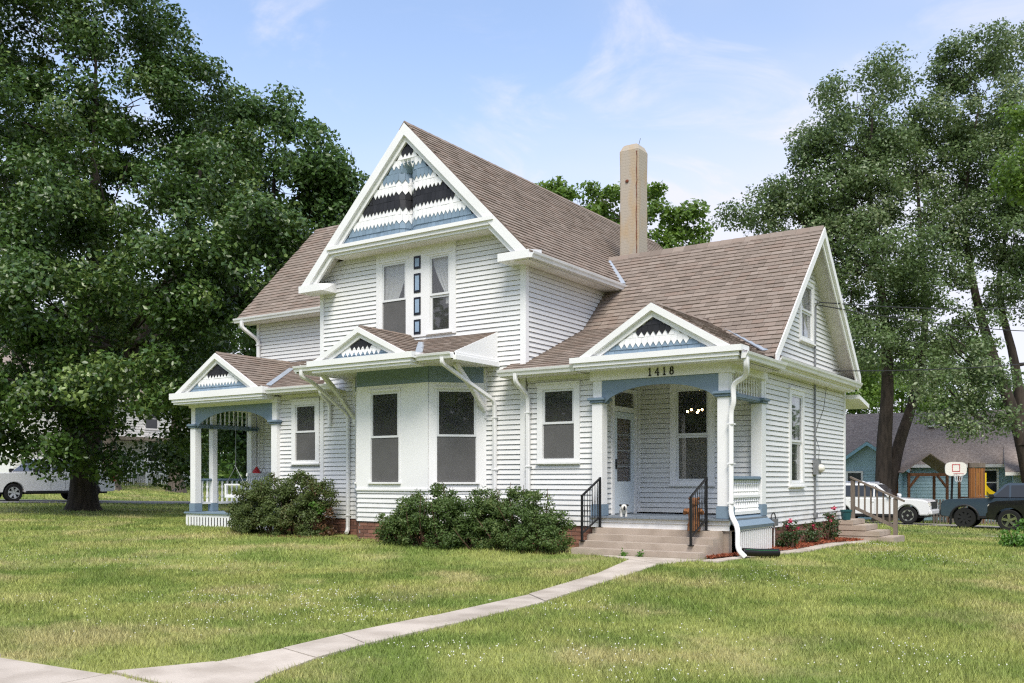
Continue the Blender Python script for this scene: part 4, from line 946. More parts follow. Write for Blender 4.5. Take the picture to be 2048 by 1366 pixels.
MB(FXR).tube([(5.18, .05, 2.45), (5.36, .07, 2.2), (5.36, .06, 1.95), (5.22, .05, 1.9)], .006, 5).build('service_cable', 'iron', H)
fl = MB(FXR).tube([(2.22, .10, .14), (2.22, .10, .62)], .014, 6).build('hose_bib', 'farwhite', H); MB(FXR).tube([(2.1 + .13 * math.cos(a), .12, .74 + .12 * math.sin(a)) for a in np.linspace(0, 9, 24)], .012, 5).build('hose_coil', 'iron', H)
MB(FXR).box(2.12, 2.34, .06, .14, .60, .74).build('hose_bracket', 'metal_grey', H)
BOARD.finish(); SHING.finish(); BRICK.finish(); SHAKE.finish(); SLAT.finish()
# overhead service wires
def wire(name, a, b, sag, label):
    a, b = Vector(a), Vector(b); pts = [a + (b - a) * t + Vector((0, 0, -sag * 4 * t * (1 - t))) for t in np.linspace(0, 1, 14)]
    MB().tube(pts, .013, 5).build(name, 'iron', None, label=label, cat='wire')
wire('service_wire', (4.48, 5.02, 5.42), atD(2300, 590, 34), .3, 'upper black service wire from the gable to the right trees')
wire('service_wire', (4.46, 5.02, 5.36), atD(2300, 655, 34), .35, 'middle black service wire leaving the gable mast')
wire('service_wire', (4.50, 6.0, 4.0), atD(2300, 690, 34), .25, 'lowest black wire leaving the end of the gable')

# ------------------------------------------------------------------ front steps and their rails
fs = empty('front_steps', (3.02, -.7, 0), label='worn tan concrete front steps up to the corner porch', cat='steps')
ST = [(-1.20, .27), (-.91, .38), (-.62, .49), (-.33, .60)]
yb = -.11
for i, (y, z) in enumerate(ST):
    y2 = ST[i + 1][0] if i < 3 else yb
    b = MB().box(1.78 - 3.02, 4.27 - 3.02, y + .7, yb + .7 if i == 3 else y2 + .71, 0.02, z)
    b.build('step', 'concrete', fs, bevel=.018)
def rail(name, x, label):
    r_ = empty(name, (x, -.6, 0), label=label, cat='handrail', group='iron rails of the front steps')
    lo, up = (0, -.32, .38), (0, .36, .60)
    MB().tube([(0, -.32, .37), (0, -.32, 1.22)], .021, sect=RS).build('post', 'iron', r_); MB().tube([(0, .36, .59), (0, .36, 1.55)], .021, sect=RS).build('post', 'iron', r_)
    MB().tube([(0, -.34, 1.20), (0, .38, 1.54)], .018, sect=RS).build('top_rail', 'iron', r_); MB().tube([(0, -.31, .52), (0, .35, .80)], .015, sect=RS).build('bottom_rail', 'iron', r_)
    for i in range(6):
        t = (i + 1) / 7; y = -.32 + .68 * t; z0, z1 = .52 + .28 * t, 1.20 + .34 * t
        MB().tube([(0, y, z0), (0, y, z0 + (z1 - z0) * .3), (0, y, z0 + (z1 - z0) * .5), (0, y, z0 + (z1 - z0) * .7), (0, y, z1)], [.007, .007, .013, .007, .007], 4).build('baluster', 'iron', r_)
    MB().box(-.045, .045, -.365, -.275, .378, .388).box(-.045, .045, .315, .405, .598, .610).build('foot_plate', 'iron', r_)
rail('handrail', 1.86, 'black iron handrail on the bush side of the front steps'); rail('handrail', 4.00, 'black iron handrail by the downspout with a brown figure behind')
# ornaments
cw = empty('animal_ornament', (2.24, -.02, FZ), R(35), 'small black and white animal ornament on the porch floor', 'ornament')
cw.scale = (.8, .8, .85)
MB().ball((0, 0, .13), .11, 12, 8, (.85, 1.2, .85)).build('body', 'ceramic_white', cw, True); MB().ball((0, -.15, .20), .075, 10, 7, (1, .9, 1)).build('head', 'ceramic_white', cw, True)
MB().ball((0, -.20, .19), .045, 8, 6, (.7, .8, 1.1)).build('muzzle', 'black', cw, True); MB().ball((.02, .04, .20), .05, 8, 6, (1.5, .9, .6)).build('patch', 'black', cw, True)
for sx in (-1, 1):
    MB().ball((sx * .08, -.13, .25), .03, 8, 5, (1.2, .6, .9)).build('ear', 'black', cw, True)
    for sy in (-.09, .09): MB().lathe([(.032, 0), (.028, .07), (.034, .12)], (sx * .055, sy, 0), 8).build('leg', 'ceramic_white', cw, True)
br = empty('carved_bear', (3.82, -.36, .602), R(15), 'brown carved bear figure standing on the top step behind the rail', 'figure')
MB().lathe([(.11, 0), (.12, .06), (.095, .18), (.105, .30), (.085, .40), (.06, .44)], n=12).build('body', 'bearbrown', br, True); MB().ball((0, 0, .50), .09, 12, 8, (1, .95, 1)).build('head', 'bearbrown', br, True)
MB().ball((0, -.085, .48), .04, 8, 6).build('muzzle', 'bearbrown', br, True)
for sx in (-1, 1):
    MB().ball((sx * .07, .0, .57), .03, 8, 6).build('ear', 'bearbrown', br, True); MB().tube([(sx * .09, 0, .36), (sx * .15, -.07, .32), (sx * .13, -.13, .37)], [.045, .04, .035], 8).build('arm', 'bearbrown', br, True)
    MB().lathe([(.055, 0), (.05, .08), (.055, .12)], (sx * .06, -.05, 0), 8).build('leg', 'bearbrown', br, True)
# black drain pipe on the mulch
dp = empty('drain_pipe', (4.78, -.2, 0), label='black corrugated drain pipe lying on the mulch below the downspout', cat='pipe')
pth = [Vector((4.66, -.22, g1(4.6, -.2) + .11)), Vector((4.86, -.02, g1(4.8, 0) + .095)), Vector((5.12, .28, g1(5.1, .3) + .09))]
pth = [pth[0] + (pth[1] - pth[0]) * t * 2 if t < .5 else pth[1] + (pth[2] - pth[1]) * (t * 2 - 1) for t in np.linspace(0, 1, 40)]
MB().tube([p - Vector((4.78, -.2, 0)) for p in pth], [.068 + (.004 if i % 2 else 0) for i in range(40)], 14).build('tube', 'plastic_black', dp, True)
MB().tube([p - Vector((4.78, -.2, 0)) + Vector((.045, -.045, .045)) for p in pth[2:-2]], .0035, 5).build('stripe', 'green_line', dp)
# back steps with weathered wooden rail
bs = empty('back_steps', (4.9, 7.5, 0), label='concrete steps with weathered wood rail at the back corner of the house', cat='steps')
for i, (x1, z) in enumerate(((5.62, .17), (5.30, .30), (5.00, .43), (4.70, .55))):
    MB().box(4.36 - 4.9, x1 - 4.9, -.55, .62, -.1 if i == 0 else (.17, .30, .43)[i - 1], z).build('step', 'concrete', bs, bevel=.015)
def rl(x): return 1.52 - (x - 4.42) * .46
for x in (4.42, 5.42):
    MB().box(x - 4.9 - .045, x - 4.9 + .045, .52, .61, .1, rl(x)).build('newel', 'wood_grey', bs)
MB().prism([(4.36 - 4.9, .50, rl(4.36)), (5.62 - 4.9, .50, rl(5.62)), (5.62 - 4.9, .50, rl(5.62) + .045), (4.36 - 4.9, .50, rl(4.36) + .045)], (0, .13, 0)).build('hand_rail', 'wood_grey', bs)
MB().prism([(4.40 - 4.9, .53, rl(4.40) - .72), (5.42 - 4.9, .53, rl(5.42) - .74), (5.42 - 4.9, .53, rl(5.42) - .66), (4.40 - 4.9, .53, rl(4.40) - .64)], (0, .06, 0)).build('bottom_rail', 'wood_grey', bs)
for i in range(6):
    x = 4.56 + i * .145; MB().box(x - 4.9 - .018, x - 4.9 + .018, .545, .58, rl(x) - .66, rl(x)).build('baluster', 'wood_grey', bs)
pot = empty('flower_pot', (4.52, 7.05, .551), label='dark teal flower pot on the top back step', cat='pot')
MB().lathe([(.10, 0), (.125, .20), (.14, .20), (.14, .24), (.12, .24), (.11, .16)], n=16).build('pot_body', 'teal', pot, True)

# ------------------------------------------------------------------ foliage
rng = np.random.default_rng(11)
def leafmesh(name, pts, size, m, parent, out=None, up=.55, wid=.62, spread=.35):
    """many small folded leaves; out = direction away from the crown's middle"""
    n = len(pts); pts = np.asarray(pts, float)
    nr = rng.normal(size=(n, 3)); nr[:, 2] += up * 1.6
    if out is not None: nr += out * .9
    nr /= np.linalg.norm(nr, axis=1)[:, None]
    a = rng.normal(size=(n, 3)); a[:, 2] -= .5; a -= nr * (a * nr).sum(1)[:, None]; a /= np.linalg.norm(a, axis=1)[:, None] + 1e-9
    b = np.cross(nr, a); L = (size * rng.uniform(1 - spread, 1 + spread, n))[:, None]; Wd = L * wid * .5
    v = np.empty((n, 4, 3)); v[:, 0] = pts - a * L * .5; v[:, 2] = pts + a * L * .5
    v[:, 1] = pts + b * Wd - nr * L * .10 - a * L * .05; v[:, 3] = pts - b * Wd - nr * L * .10 - a * L * .05
    me = bpy.data.meshes.new(name); me.vertices.add(4 * n); me.vertices.foreach_set('co', v.reshape(-1).astype(np.float32))
    idx = np.arange(n)[:, None] * 4; tri = np.concatenate([idx + [0, 1, 2], idx + [0, 2, 3]], 1).reshape(-1)
    me.loops.add(6 * n); me.loops.foreach_set('vertex_index', tri.astype(np.int32)); me.polygons.add(2 * n)
    me.polygons.foreach_set('loop_start', np.arange(0, 6 * n, 3, dtype=np.int32)); me.update(); me.materials.append(MT[m])
    return link(name, me, parent)
def sample_lobes(lobes, nleaf, sub=.8, shell=(.62, 1.02), zfl=.7, dens=2.0):
    """leaf positions: lobes (centre, radius) are covered with smaller clumps of leaves"""
    C = []; S = []; O = []; LW = []
    for lo_ in lobes:
        c, r_ = lo_[:2]; lw = lo_[2] if len(lo_) > 2 else 1.
        k = max(5, int(dens * 4 * (r_ / sub) ** 2 * .55)); d = rng.normal(size=(k, 3)); d /= np.linalg.norm(d, axis=1)[:, None]; d[:, 2] *= .9
        rr = r_ * rng.uniform(shell[0], shell[1], k)[:, None]; C.append(np.array(c) + d * rr * np.array([1, 1, .9])); S.append(sub * rng.uniform(.5, 1.25, k)); O.append(d); LW.append(np.full(k, lw))
    C = np.concatenate(C); S = np.concatenate(S); O = np.concatenate(O)
    w = S ** 2 * np.concatenate(LW) * rng.uniform(.35, 1.6, len(S)); pick = rng.choice(len(C), nleaf, p=w / w.sum())
    q = rng.normal(size=(nleaf, 3)); q /= np.linalg.norm(q, axis=1)[:, None]; q *= rng.uniform(0, 1, nleaf)[:, None] ** .45
    p = C[pick] + q * S[pick][:, None] * np.array([1, 1, zfl])
    o = O[pick] * .6 + q * .8
    return p, o
def bent(a, b, n=6, wob=.25, lift=.15):
    a, b = Vector(a), Vector(b); d = b - a; L = d.length; out = []
    w = Vector((rnd.uniform(-1, 1), rnd.uniform(-1, 1), rnd.uniform(-.3, .3))) * wob * L * .35
    for i in range(n + 1):
        t = i / n; out.append(a + d * t + w * math.sin(math.pi * t) + Vector((0, 0, -lift * L * .25 * math.sin(math.pi * t))))
    return out
def tree(name, label, cat, base, lobes, nleaf, lsize, lm, bark, rt, stems=None, sub=.8, group=None, nlimb=14, dens=2.0, fork=.3, shell=(.62, 1.02)):
    b = Vector((base[0], base[1], g1(base[0], base[1]) - .15)) if len(base) == 2 else Vector(base)
    t = empty(name, b, label=label, cat=cat, group=group)
    loc = [(Vector(q[0]) - b, *q[1:]) for q in lobes]
    cen = sum((q[0] for q in loc), Vector()) / len(loc); top = max(q[0].z for q in loc)
    stems = stems or [[(0, 0, 0), (cen.x * .15, cen.y * .15, top * .3), (cen.x * .5, cen.y * .5, top * .62), (cen.x * .8, cen.y * .8, top * .92)]]
    sp = []
    for k, s in enumerate(stems):
        P = [Vector(p) for p in s]; fine = []
        for i in range(len(P) - 1):
            for j in range(5):
                u = j / 5; p0, p1, p2, p3 = P[max(i - 1, 0)], P[i], P[i + 1], P[min(i + 2, len(P) - 1)]
                fine.append(.5 * ((2 * p1) + (p2 - p0) * u + (2 * p0 - 5 * p1 + 4 * p2 - p3) * u * u + (3 * p1 - p0 - 3 * p2 + p3) * u ** 3))
        fine.append(P[-1]); n = len(fine); r0 = rt * (1 if k == 0 else .78)
        rad = [r0 * ((1 + .55 * math.exp(-i * 1.1)) * (1 - .98 * i / n) if i < n else 1) + .012 for i in range(n)]
        MB().tube(fine, rad, 12).build('trunk', bark, t, True); sp += [(p, r_) for p, r_ in zip(fine, rad)]
    big = sorted(loc, key=lambda q: -q[1])[:nlimb]
    for c, r_ in [q[:2] for q in big]:
        cand = [q for q in sp if q[0].z < c.z - .25 * (c - q[0]).length * .6 and q[0].z > top * fork * .6] or [sp[len(sp) // 2]]
        p, pr = min(cand, key=lambda q: (q[0] - c).length)
        path_ = bent(p, c, 7, .5, .3); r0 = min(pr * .6, .035 + .03 * (c - p).length)
        MB().tube(path_, [r0 * (1 - .85 * i / 7) + .008 for i in range(8)], 7).build('limb', bark, t, True)
        for _ in range(3):
            q0 = path_[rnd.randint(3, 6)]; d = Vector((rnd.gauss(0, 1), rnd.gauss(0, 1), rnd.gauss(.3, .7))).normalized() * r_ * .8
            MB().tube(bent(q0, c + d, 5, .5, 0), [r0 * .32 * (1 - .8 * i / 5) + .006 for i in range(6)], 5).build('limb', bark, t)
    p, o = sample_lobes(loc, nleaf, sub, dens=dens, shell=shell)
    leafmesh('crown', p, lsize, lm, t, o)
    return t
def lobes_px(L, D, vsparse=-999):
    """lobes given as places in the picture with a depth offset, turned into real positions and radii"""
    return [(atD(u, v, D + dd), r_ * .92 * (D + dd) / FOC, .88 if v < vsparse else 1.) for u, v, r_, dd in L]
A = lobes_px([(-60, 20, 150, 1), (60, 50, 150, 0), (210, 50, 120, 2), (330, 90, 75, 4), (-40, 220, 170, -1), (110, 230, 150, -1), (280, 210, 130, 2), (390, 180, 80, 4), (40, 420, 160, -3), (210, 400, 130, -2), (410, 330, 100, 3), (520, 300, 70, 4),
              (400, 470, 110, -5), (500, 450, 90, -5), (330, 560, 120, -6), (460, 580, 110, -5), (560, 500, 70, -5), (-40, 560, 150, -4), (90, 600, 140, -5), (210, 620, 100, -4), (70, 760, 130, -5), (-60, 800, 120, -4), (190, 770, 110, -5), (310, 760, 100, -6), (390, 660, 90, -5), (130, 880, 70, -5), (230, 880, 70, -4), (350, 850, 70, -4), (10, 880, 60, -4), (300, 320, 120, 4), (160, 480, 150, 3), (300, 660, 140, 4), (120, 700, 150, 4), (430, 780, 70, -2), (350, 920, 50, 0), (400, 400, 90, -1), (385, 340, 80, -2), (40, 330, 130, 3)], 35, 430)
bx = atD(166, 1022, 34.)
tree('maple_tree', 'huge dark green maple with a thick trunk left of the house', 'tree', (bx.x, bx.y), A, 190000, .172, 'leaf_maple', 'bark', .47, sub=.95, nlimb=22,
     stems=[[(0, 0, 0), (.1, 0, 3), (-.2, .4, 7), (-.6, .8, 12), (-.8, 1, 17)], [(0, 0, 2.2), (1.2, .9, 5.5), (2.6, 2.0, 9), (3.4, 2.6, 13)], [(0, 0, 2.6), (-1.4, -.8, 6), (-2.6, -1.4, 10)]])
B = lobes_px([(470, 260, 80, 0), (555, 235, 75, 0), (600, 300, 75, 0), (640, 360, 70, 0), (678, 350, 40, -1), (688, 405, 34, 0), (560, 380, 100, 1), (640, 450, 90, 0), (690, 470, 50, 0), (480, 380, 100, 2), (560, 530, 110, 0), (460, 560, 110, 2), (600, 620, 100, 1), (500, 680, 110, 0), (440, 780, 100, 0), (540, 800, 90, 2), (420, 880, 70, 0), (500, 900, 60, 1), (600, 740, 80, 3)], 47)
bx = atD(520, 1000, 47)
tree('maple_tree', 'rounded green maple rising behind the far porch roof', 'tree', (bx.x, bx.y), B, 70000, .24, 'leaf_maple_back', 'bark', .45, sub=1.1, nlimb=14)
Cc = lobes_px([(1480, 425, 34, 0), (1530, 400, 50, 0), (1560, 370, 40, 0), (1545, 450, 55, 1), (1600, 440, 70, 0), (1620, 330, 55, 0), (1650, 280, 75, 0), (1690, 200, 70, 0), (1740, 160, 55, 0), (1790, 150, 50, 1), (1640, 380, 90, 0), (1730, 270, 100, 0), (1800, 240, 80, 1), (1700, 400, 110, -1), (1780, 360, 110, 0), (1660, 500, 80, -1), (1750, 500, 110, -2), (1830, 460, 100, 0), (1700, 600, 90, -1), (1790, 610, 100, -1), (1860, 580, 80, 1), (1730, 690, 70, -2), (1820, 700, 80, 0), (1890, 690, 60, 1), (1700, 690, 50, 2), (1870, 330, 80, 2)], 52, 230)
bx = atD(1768, 1040, 52)
sc52 = FOC / 52
def px(u, v, D, b): return atD(u, v, D) - b
b52 = Vector((bx.x, bx.y, g1(bx.x, bx.y) - .15))
tree('silver_maple_tree', 'tall grey green maple with two dark stems behind the white suv', 'tree', (bx.x, bx.y), Cc, 84000, .185, 'leaf_silver', 'bark', .50, sub=1.0, nlimb=16,
     stems=[[(0, 0, 0), px(1768, 900, 52, b52), px(1775, 760, 52, b52), px(1765, 600, 52, b52), px(1740, 400, 52, b52), px(1745, 220, 52, b52)], [(0, 0, .3), px(1795, 900, 52.3, b52), px(1832, 780, 52.6, b52), px(1850, 640, 53, b52), px(1840, 450, 53, b52), px(1830, 300, 53, b52)]])
Dd = lobes_px([(1880, 150, 50, 0), (1920, 130, 60, 0), (1980, 100, 65, 0), (2050, 110, 80, 1), (1890, 230, 80, 0), (1970, 220, 100, 0), (2060, 240, 110, 0), (1910, 340, 100, 0), (2010, 350, 110, -1), (2100, 380, 120, 0), (1930, 450, 90, 0), (2030, 470, 100, -1), (1990, 560, 80, 0), (2080, 580, 90, 0), (1920, 700, 60, -4), (1890, 770, 55, -5), (1950, 790, 50, -5), (1990, 740, 55, -5), (1930, 850, 38, -5), (1880, 840, 36, -5), (2010, 840, 26, -5), (1850, 740, 50, -4), (1960, 650, 60, -3), (2120, 700, 70, 0)], 53)
bx = atD(2075, 1030, 53); b47 = Vector((bx.x, bx.y, g1(bx.x, bx.y) - .15))
tree('silver_maple_tree', 'leaning silver maple at the right edge with a branch over the blue house', 'tree', (bx.x, bx.y), Dd, 76000, .18, 'leaf_silver', 'bark', .42, sub=.9, nlimb=18,
     stems=[[(0, 0, 0), px(2040, 870, 53, b47), px(1985, 710, 53, b47), px(1945, 560, 53, b47), px(1930, 400, 53, b47), px(1960, 200, 53, b47)], [px(2050, 890, 53, b47), px(2030, 730, 53.3, b47), px(1998, 560, 53.6, b47), px(2040, 350, 54, b47)]])
Ff = lobes_px([(1110, 385, 26, 0), (1150, 410, 45, 0), (1200, 390, 42, 0), (1235, 420, 55, 0), (1290, 400, 45, 0), (1315, 440, 50, 0), (1360, 450, 46, 0), (1385, 480, 36, 0), (1180, 470, 70, 0), (1270, 490, 80, 0), (1340, 530, 70, 0), (1130, 450, 50, 0)], 62)
bx = atD(1240, 1000, 62)
tree('ash_tree', 'light green tree showing over the roof behind the chimney', 'tree', (bx.x, bx.y), Ff, 16000, .30, 'leaf_lime', 'barkgrey', .4, sub=.9, nlimb=10, dens=1.1)
Ee = lobes_px([(2035, 240, 34, 0), (2050, 300, 45, 0), (2022, 345, 34, 0), (2060, 380, 50, 0), (2100, 250, 70, 0), (2120, 350, 80, 0), (2180, 280, 100, 1), (2200, 150, 90, 1), (2250, 350, 110, 1)], 25)
bx = atD(2260, 1010, 25)
tree('locust_tree', 'yellow green drooping branch reaching in at the right edge', 'tree', (bx.x, bx.y), Ee, 16000, .12, 'leaf_lime', 'barkgrey', .25, sub=.5, nlimb=9, dens=2)
for u, v, D, r_, n, lb in ((1715, 760, 78, 75, 9000, 'sunlit yellow green tree just past the right gable'), (1800, 770, 84, 80, 9000, 'yellow green tree behind the blue house roof'), (1900, 770, 90, 85, 9000, 'light green tree behind the blue house beside the leaning maple'), (2060, 800, 88, 60, 7000, 'light green tree at the picture edge behind the blue house')):
    c = atD(u, v, D); rr = r_ * D / FOC; lo = [(c, rr)] + [(c + Vector((rnd.uniform(-1, 1), rnd.uniform(-1, 1), rnd.uniform(-.9, .6))) * rr * .9, rr * .6) for _ in range(7)] + [(c - Vector((rnd.uniform(-1.2, 1.2) * rr, 0, rr * 1.3)), rr * .7) for _ in range(3)]
    tree('background_tree', lb, 'tree', (c.x, c.y), lo, n, .32, 'leaf_lime' if u < 1850 else 'leaf_maple_back', 'bark', .3, sub=1.1, nlimb=4, group='background trees')
# street trees across the road
for u, D, lb in ((221, 60, 'grey trunked tree across the street beside the pickup tail'), (352, 63, 'second tree across the street in front of the white porch')):
    c = atD(u, 700, D); lo = [(c + Vector((rnd.uniform(-3, 3), rnd.uniform(-3, 3), rnd.uniform(-2.2, 4))), rnd.uniform(1.6, 2.6)) for _ in range(9)]
    tree('street_tree', lb, 'tree', (c.x, c.y), lo, 16000, .28, 'leaf_maple', 'barkgrey', .50, sub=1.0, nlimb=7)
# far woods closing the view
pts = []
for a in np.arange(-80, 66, .55):
    an = YAW + R(-a); dist = rng.uniform(125, 170); h = rng.uniform(7, 14)
    c = np.array([CAM[0] - math.sin(an) * dist, CAM[1] + math.cos(an) * dist, -1.5 + h * .5])
    q = rng.normal(size=(420, 3)); q /= np.linalg.norm(q, axis=1)[:, None]; pts.append(c + q * np.array([4, 4, h * .62]) * rng.uniform(.6, 1.05, (420, 1)))
for a in np.arange(72, 288, 1.2):  # unseen nearer ring behind the camera, added to darken window reflections
    an = YAW + R(-a); dist = rng.uniform(50, 75); h = rng.uniform(11, 17)
    c = np.array([CAM[0] - math.sin(an) * dist, CAM[1] + math.cos(an) * dist, h * .5])
    q = rng.normal(size=(420, 3)); q /= np.linalg.norm(q, axis=1)[:, None]; pts.append(c + q * np.array([3.5, 3.5, h * .55]) * rng.uniform(.5, 1.05, (420, 1)))
tw = leafmesh('far_woods', np.concatenate(pts), 1.0, 'leaf_maple_back', None, None, wid=.8); tag(tw, 'far dark green woods behind the houses, plus an added unseen ring for window reflections', 'woods', kind='stuff')

def shrub(name, label, lobes, n, size, lm, sub=.16, nst=18, cat='shrub', group=None, sticks=0):
    b = np.mean([np.array(c) for c, _ in lobes], 0); gx = g1(b[0], b[1]); t = empty(name, (b[0], b[1], gx), label=label, cat=cat, group=group); bv = Vector((b[0], b[1], gx))
    loc = [(Vector(c) - bv, r_) for c, r_ in lobes]
    p, o = sample_lobes(loc, n, sub, dens=1.6, shell=(.45, 1.03)); k = p[:, 2] > .01 ; p, o = p[k], o[k]
    leafmesh('foliage', p, size, lm, t, o, up=.4)
    for i in range(nst):
        c, r_ = loc[i % len(loc)]; e = c + Vector((rnd.gauss(0, .5), rnd.gauss(0, .5), rnd.uniform(.2, .9))) * r_ * (1.05 if i >= sticks else 1.3)
        s = Vector((c.x * .6 + rnd.uniform(-.1, .1), c.y * .6 + rnd.uniform(-.1, .1), -.05))
        MB().tube(bent(s, e, 5, .3, 0), [.016 * (1 - .7 * j / 5) for j in range(6)], 5).build('stem', 'twig', t)
    return t
def L3(rows): return [(Vector((x, y, g1(x, y) + z)), r_) for x, y, z, r_ in rows]
sh = lambda rows, d: L3([(x + d, y, z, r_) for x, y, z, r_ in rows])
b1 = shrub('rose_of_sharon_shrub', 'broad dense green shrub in front of the far porch window', sh([(-7.6, -.95, .5, .62), (-7.0, -1.0, .55, .62), (-6.35, -.9, .6, .6), (-6.9, -.9, 1.05, .5), (-6.2, -.85, 1.1, .45), (-7.5, -.9, .85, .5), (-5.75, -.75, .6, .5), (-5.6, -.7, 1.0, .42), (-8.0, -.95, .35, .4), (-7.2, -1.1, .25, .45), (-6.4, -1.1, .25, .45), (-5.7, -.95, .22, .4)], .5), 38000, .05, 'leaf_bush', .17, 22)
p, o = sample_lobes([(Vector((-4.95, -.75, .75)) - b1.location, .22), (Vector((-4.9, -.8, .4)) - b1.location, .25), (Vector((-5.1, -.8, 1.25)) - b1.location, .18)], 900, .12); leafmesh('dry_foliage', p, .06, 'leaf_dead', b1, o)
p, o = sample_lobes([(Vector((-4.95, -1.0, .85)) - b1.location, .13)], 160, .1); leafmesh('new_shoot', p, .09, 'leaf_weed', b1, o)
shrub('garden_shrub', 'green shrub under the bay window with clapboards showing above', sh([(-2.45, -1.65, .35, .42), (-2.0, -1.7, .55, .45), (-1.55, -1.7, .6, .45), (-1.15, -1.6, .7, .42), (-1.9, -1.65, .85, .34), (-1.25, -1.6, 1.0, .3), (-1.7, -1.75, .25, .4), (-1.1, -1.7, .25, .4), (-2.3, -1.6, .2, .35), (-.95, -1.5, .45, .36), (-.85, -1.5, .2, .34)], .35), 27000, .046, 'leaf_bush_dark', .15, 26, group='foundation shrubs', sticks=8)
shrub('garden_shrub', 'thin topped green shrub between bay window and wing downspout', sh([(-.75, -1.35, .55, .42), (-.35, -1.25, .55, .42), (-.55, -1.2, .95, .32), (-.2, -1.2, .85, .32), (-.75, -1.4, .25, .4), (-.2, -1.35, .25, .4)], .3), 16000, .045, 'leaf_bush_dark', .14, 26, group='foundation shrubs', sticks=14)
shrub('garden_shrub', 'green shrub beside the front steps under the small wing window', sh([(.15, -1.15, .6, .45), (.6, -1.15, .65, .46), (1.05, -1.2, .5, .45), (1.3, -1.25, .35, .40), (.45, -1.1, 1.0, .32), (.85, -1.1, .95, .30), (.3, -1.3, .25, .4), (.9, -1.35, .25, .42), (-.25, -1.25, .45, .36), (-.2, -1.3, .2, .34)], .2), 24000, .046, 'leaf_bush_dark', .15, 24, group='foundation shrubs', sticks=6)
for x, y, h, n, lb in ((4.62, 2.45, .55, 1000, 'rose bush with pink flowers nearest the porch skirt'), (4.62, 3.9, .40, 700, 'low rose bush in the middle of the mulch bed'), (4.62, 5.3, .75, 900, 'tall thin rose bush with pale pink flowers by the back steps')):
    t = shrub('rose_bush', lb, L3([(x, y, h * .35, .2), (x, y + .12, h * .6, .2), (x - .02, y - .14, h * .55, .19), (x, y, h * .85, .14)]), n, .05, 'leaf_rose', .11, 12, 'rose bush', 'rose bushes in the mulch')
    for k in range(5 if h > .5 else 2):
        fx, fy, fz = rnd.uniform(-.06, .16), rnd.uniform(-.22, .22), h * rnd.uniform(.65, 1.05)
        q = rng.normal(size=(22, 3)) * .02 + np.array([fx, fy, fz]); leafmesh('flower', q, .05, 'pink', t, None, up=.8, wid=1.)
shrub('weed_clump', 'bright green weeds at the picture edge before the black pickup', [(atD(2020, 1078, 22) , .28), (atD(2050, 1070, 22.5), .4), (atD(2075, 1080, 22), .4)], 1600, .08, 'leaf_weed', .14, 4, 'weeds')
for u, v in ((1230, 1114), (1276, 1116)):
    p = atD(u, v, 16.2 + .0); q = rng.normal(size=(40, 3)) * np.array([.035, .015, .03]) + np.array([p.x, -1.25, g1(p.x, -1.25) + .05]); o = leafmesh('weed_tuft', q, .05, 'leaf_weed', None); tag(o, 'small green weed growing at the %s of the bottom step' % ('middle' if u > 1250 else 'bush side'), 'weed', 'weeds at the bottom step')
# mulch bed
mp = [(4.30, -.95), (4.36, -1.05), (4.50, .8), (4.70, 2.6), (4.78, 4.6), (4.84, 6.8), (4.3, 6.85)]
V = []; n = 30
for i in range(n + 1):
    y = -1.0 + 7.85 * i / n; xo = np.interp(y, [q[1] for q in SP], [q[0] for q in SP])
    for k in range(4): x = 4.28 + (xo - 4.28) * k / 3; V.append((x, y, g1(x, y) + .035 + .02 * math.sin(k)))
MB().add(V, [(i * 4 + k, i * 4 + k + 1, i * 4 + k + 5, i * 4 + k + 4) for i in range(n) for k in range(3)]).build('mulch_bed', 'mulch', None, label='red brown mulch bed along the house end', cat='mulch', kind='structure')
yy = rng.uniform(-1., 6.9, 5200); xx = 4.32 + (np.interp(yy, [q[1] for q in SP], [q[0] for q in SP]) - 4.26) * rng.uniform(0, 1.05, 5200)
o = leafmesh('mulch_chips', np.stack([xx, yy, gz(xx, yy) + .05], 1), .075, 'mulch', None, None, up=1.2, wid=.4); tag(o, 'loose red wood chips on the mulch bed', 'mulch', kind='stuff')
p, o_ = None, None
yy = rng.uniform(-1.6, -.9, 900); xx = rng.uniform(-7.8, 1.6, 900); o = leafmesh('leaf_litter', np.stack([xx, yy, gz(xx, yy) + .02], 1), .06, 'leaf_dead', None, None, up=1.2); tag(o, 'brown leaf litter under the foundation shrubs', 'litter', kind='stuff')

# ------------------------------------------------------------------ grass
def inpoly(x, y, P):
    r_ = np.zeros(len(x), bool); n = len(P)
    for i in range(n):
        x0, y0 = P[i]; x1, y1 = P[(i + 1) % n]
        c = ((y0 > y) != (y1 > y)) & (x < (x1 - x0) * (y - y0) / (y1 - y0 + 1e-12) + x0); r_ ^= c
    return r_
pathpoly = PATH_L + PATH_R[::-1]
sidepoly = [(4.2, -1.4)] + [(a - .0, b) for a, b in SP] + [(a + .36, b) for a, b in SP[::-1]] + [(4.7, -1.4)]
def blocked(x, y):
    m = inpoly(x, y, pathpoly) | inpoly(x, y, sidepoly) | ((y < -11.82) & (y > -13.4) & (x > -1.6))
    m |= (x > -10.7) & (x < 4.5) & (y > -.15) & (y < 7.7); m |= (x > -4.6) & (x < -1) & (y > -.95) & (y < 0)
    m |= (x > 1.76) & (x < 4.3) & (y > -1.22) & (y < 0); m |= (x > 4.2) & (x < np.interp(y, [q[1] for q in SP], [q[0] for q in SP])) & (y > -1) & (y < 7)
    m |= (x > 4.3) & (x < 5.65) & (y > 6.9) & (y < 8.15)
    m |= (x < -29.2) & (x > -35.9); m |= (y > 31.2) & (y < 36.6) & (x > -14); m |= (x > -7.6) & (x < 1.6) & (y > -1.2) & (y < 0) & (rng.uniform(size=len(x)) < .8)
    return m
